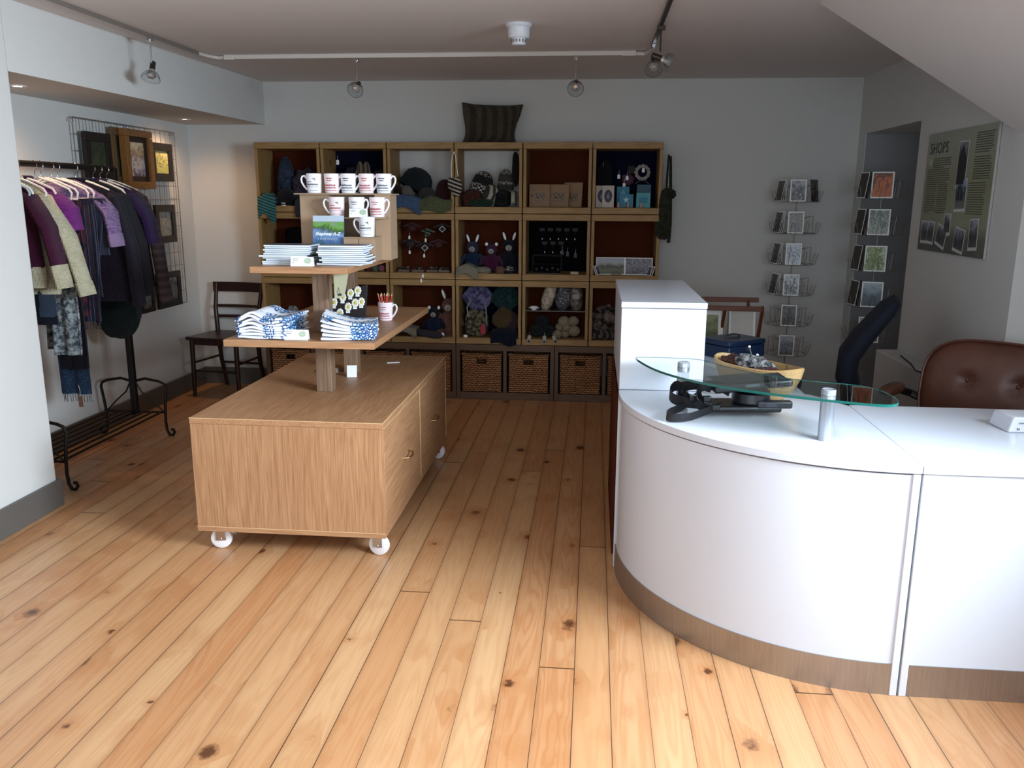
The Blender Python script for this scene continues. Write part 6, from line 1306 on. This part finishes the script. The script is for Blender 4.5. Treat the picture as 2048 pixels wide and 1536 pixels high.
# hand-held scanner tablet with strap
BP = plain('#14151a', .38, 0, .05, .05, 200, 'black_plastic'); BP2 = plain('#24242c', .45, 0, .05); STRPM = plain('#101116', .5, 0, .1, .3, 400, 'black_webbing')
TB = thing('strapped_tablet', 'black rugged tablet with hand ring and webbing straps under the glass shelf', 'tablet', (.54, 3.00, ZC), rad(6)); TB.scale = (1.04, 1.0, 1.22)
MB().box(-.13, .13, -.05, .09, .012, .030).build('lower_tray', BP, TB, bevel=.007, seg=3)
MB().box(.045, .165, -.052, -.018, .024, .046, 0, Matrix.Rotation(rad(0), 4, 'Y')).build('grip_handle', BP2, TB, bevel=.006, seg=3)
MB().box(.075, .11, -.0535, -.052, .030, .040).build('grip_label', plain('#3c3c46', .4), TB, smooth=False)
MB().lathe([(.060, .030), (.066, .036), (.064, .062), (.050, .068), (.0001, .068)], 32, (.04, .02, 0)).build('swivel_ring', BP, TB)
Mt = Matrix.Translation((.02, .02, .088)) @ Matrix.Rotation(rad(-4), 4, 'Y')
MB().box(-.125, .14, -.075, .085, -.012, .010, 0, Mt).build('tablet_body', BP, TB, bevel=.008, seg=3); MB().box(-.11, .125, -.06, .07, .0102, .0112, 0, Mt).build('screen', plain('#1b2730', .1), TB, smooth=False)
MB().box(-.02, .025, -.0762, -.075, -.002, .005, 0, Mt).build('side_label', plain('#7a8a90', .4), TB, smooth=False)
def strap(P, w, nm='strap', th=.002):
    P = [Vector(p) for p in P]; Q = []
    for i in range(len(P) - 1):
        a = P[max(i - 1, 0)]; b_ = P[i]; c_ = P[i + 1]; d_ = P[min(i + 2, len(P) - 1)]
        for k in range(6): t_ = k / 6; Q.append(.5 * ((2 * b_) + (c_ - a) * t_ + (2 * a - 5 * b_ + 4 * c_ - d_) * t_ ** 2 + (3 * b_ - a - 3 * c_ + d_) * t_ ** 3))
    Q.append(P[-1]); n = len(Q) - 1
    def f(u, v):
        i = min(int(round(u * n)), n); tg = (Q[min(i + 1, n)] - Q[max(i - 1, 0)]).normalized(); s_ = Vector((0, 0, 1)) * .9 + Vector((0, -.35, 0)); s_ = (s_ - tg * s_.dot(tg)).normalized(); return Q[i] + s_ * (v - .5) * w
    return MB().sheet(f, n, 2, th).build(nm, STRPM, TB)
strap([(-.08, -.04, .03), (-.14, -.08, .022), (-.20, -.13, .017), (-.255, -.14, .016), (-.275, -.11, .016), (-.25, -.06, .018), (-.205, -.02, .022), (-.17, .02, .035), (-.13, .03, .055)], .026)
strap([(-.13, -.01, .03), (-.19, -.015, .035), (-.235, .0, .045), (-.24, .03, .06), (-.215, .045, .075), (-.19, .03, .06), (-.195, -.01, .04)], .034, 'hand_loop')
strap([(-.12, .03, .03), (-.18, .05, .04), (-.20, .035, .07), (-.16, .0, .085), (-.11, -.02, .08)], .030, 'hand_loop')
strap([(-.12, -.05, .02), (-.165, -.055, .045), (-.15, -.03, .08), (-.09, -.02, .085), (-.05, -.04, .07)], .028, 'strap')
for p in ((-.125, -.03, .05), (-.10, -.055, .03), (-.17, -.02, .05)): MB().box(p[0] - .014, p[0] + .014, p[1] - .012, p[1] + .012, p[2] - .008, p[2] + .008).build('buckle', BP, TB, bevel=.003)
# white device at right edge
PR = thing('label_printer', 'white plastic device at the right edge of the counter', 'printer', (1.375, 2.86, ZC), rad(0))
MB().add([(.012, -.02, 0), (.25, -.02, 0), (.25, .10, 0), (0, .10, 0), (.03, -.012, .052), (.25, -.012, .052), (.25, .095, .052), (.012, .095, .052)], [(0, 3, 2, 1), (4, 5, 6, 7), (0, 1, 5, 4), (1, 2, 6, 5), (2, 3, 7, 6), (3, 0, 4, 7)]).build('case', WHITE, PR, bevel=.006, seg=3)
MB().box(.045, .25, -.0205, -.018, .033, .0345).build('seam', GAP, PR, smooth=False); b = MB(); b.box(.040, .0415, -.0215, -.0195, .010, .016); b.box(.045, .0465, -.0215, -.0195, .010, .016); b.build('small_marks', INKD, PR, smooth=False)
# papers and cable
for i, (xx, yy) in enumerate(((.72, 3.75), (.60, 3.86))):
    t = thing('paper_sheet', ['white paper sheet on the side counter behind the bowl', 'white paper sheet beside the cash box'][i], 'paper', (xx, yy, ZC), rad(10 + 20 * i)); MB().box(-.06, .06, -.09, .09, 0, .0012).build('sheet', PAPER, t, smooth=False)
t = thing('card_notice', 'small white notice card with dark lines standing by the raised box', 'card', (.475, 3.30, ZC), 0, None, (rad(-8), 0, rad(-10))); MB().box(-.018, .022, 0, .001, 0, .035).build('card_sheet', plain('#8d918c', .6), t, smooth=False)
o = MB().tube([(1.80, 5.02, .612), (1.78, 4.80, .606), (1.74, 4.62, .604), (1.77, 4.45, .604), (1.84, 4.36, .604)], .004, 6).build('power_cable', BLACKM, None); tag(o, 'thin black cable lying on the boxed ledge behind leather chair', 'cable')
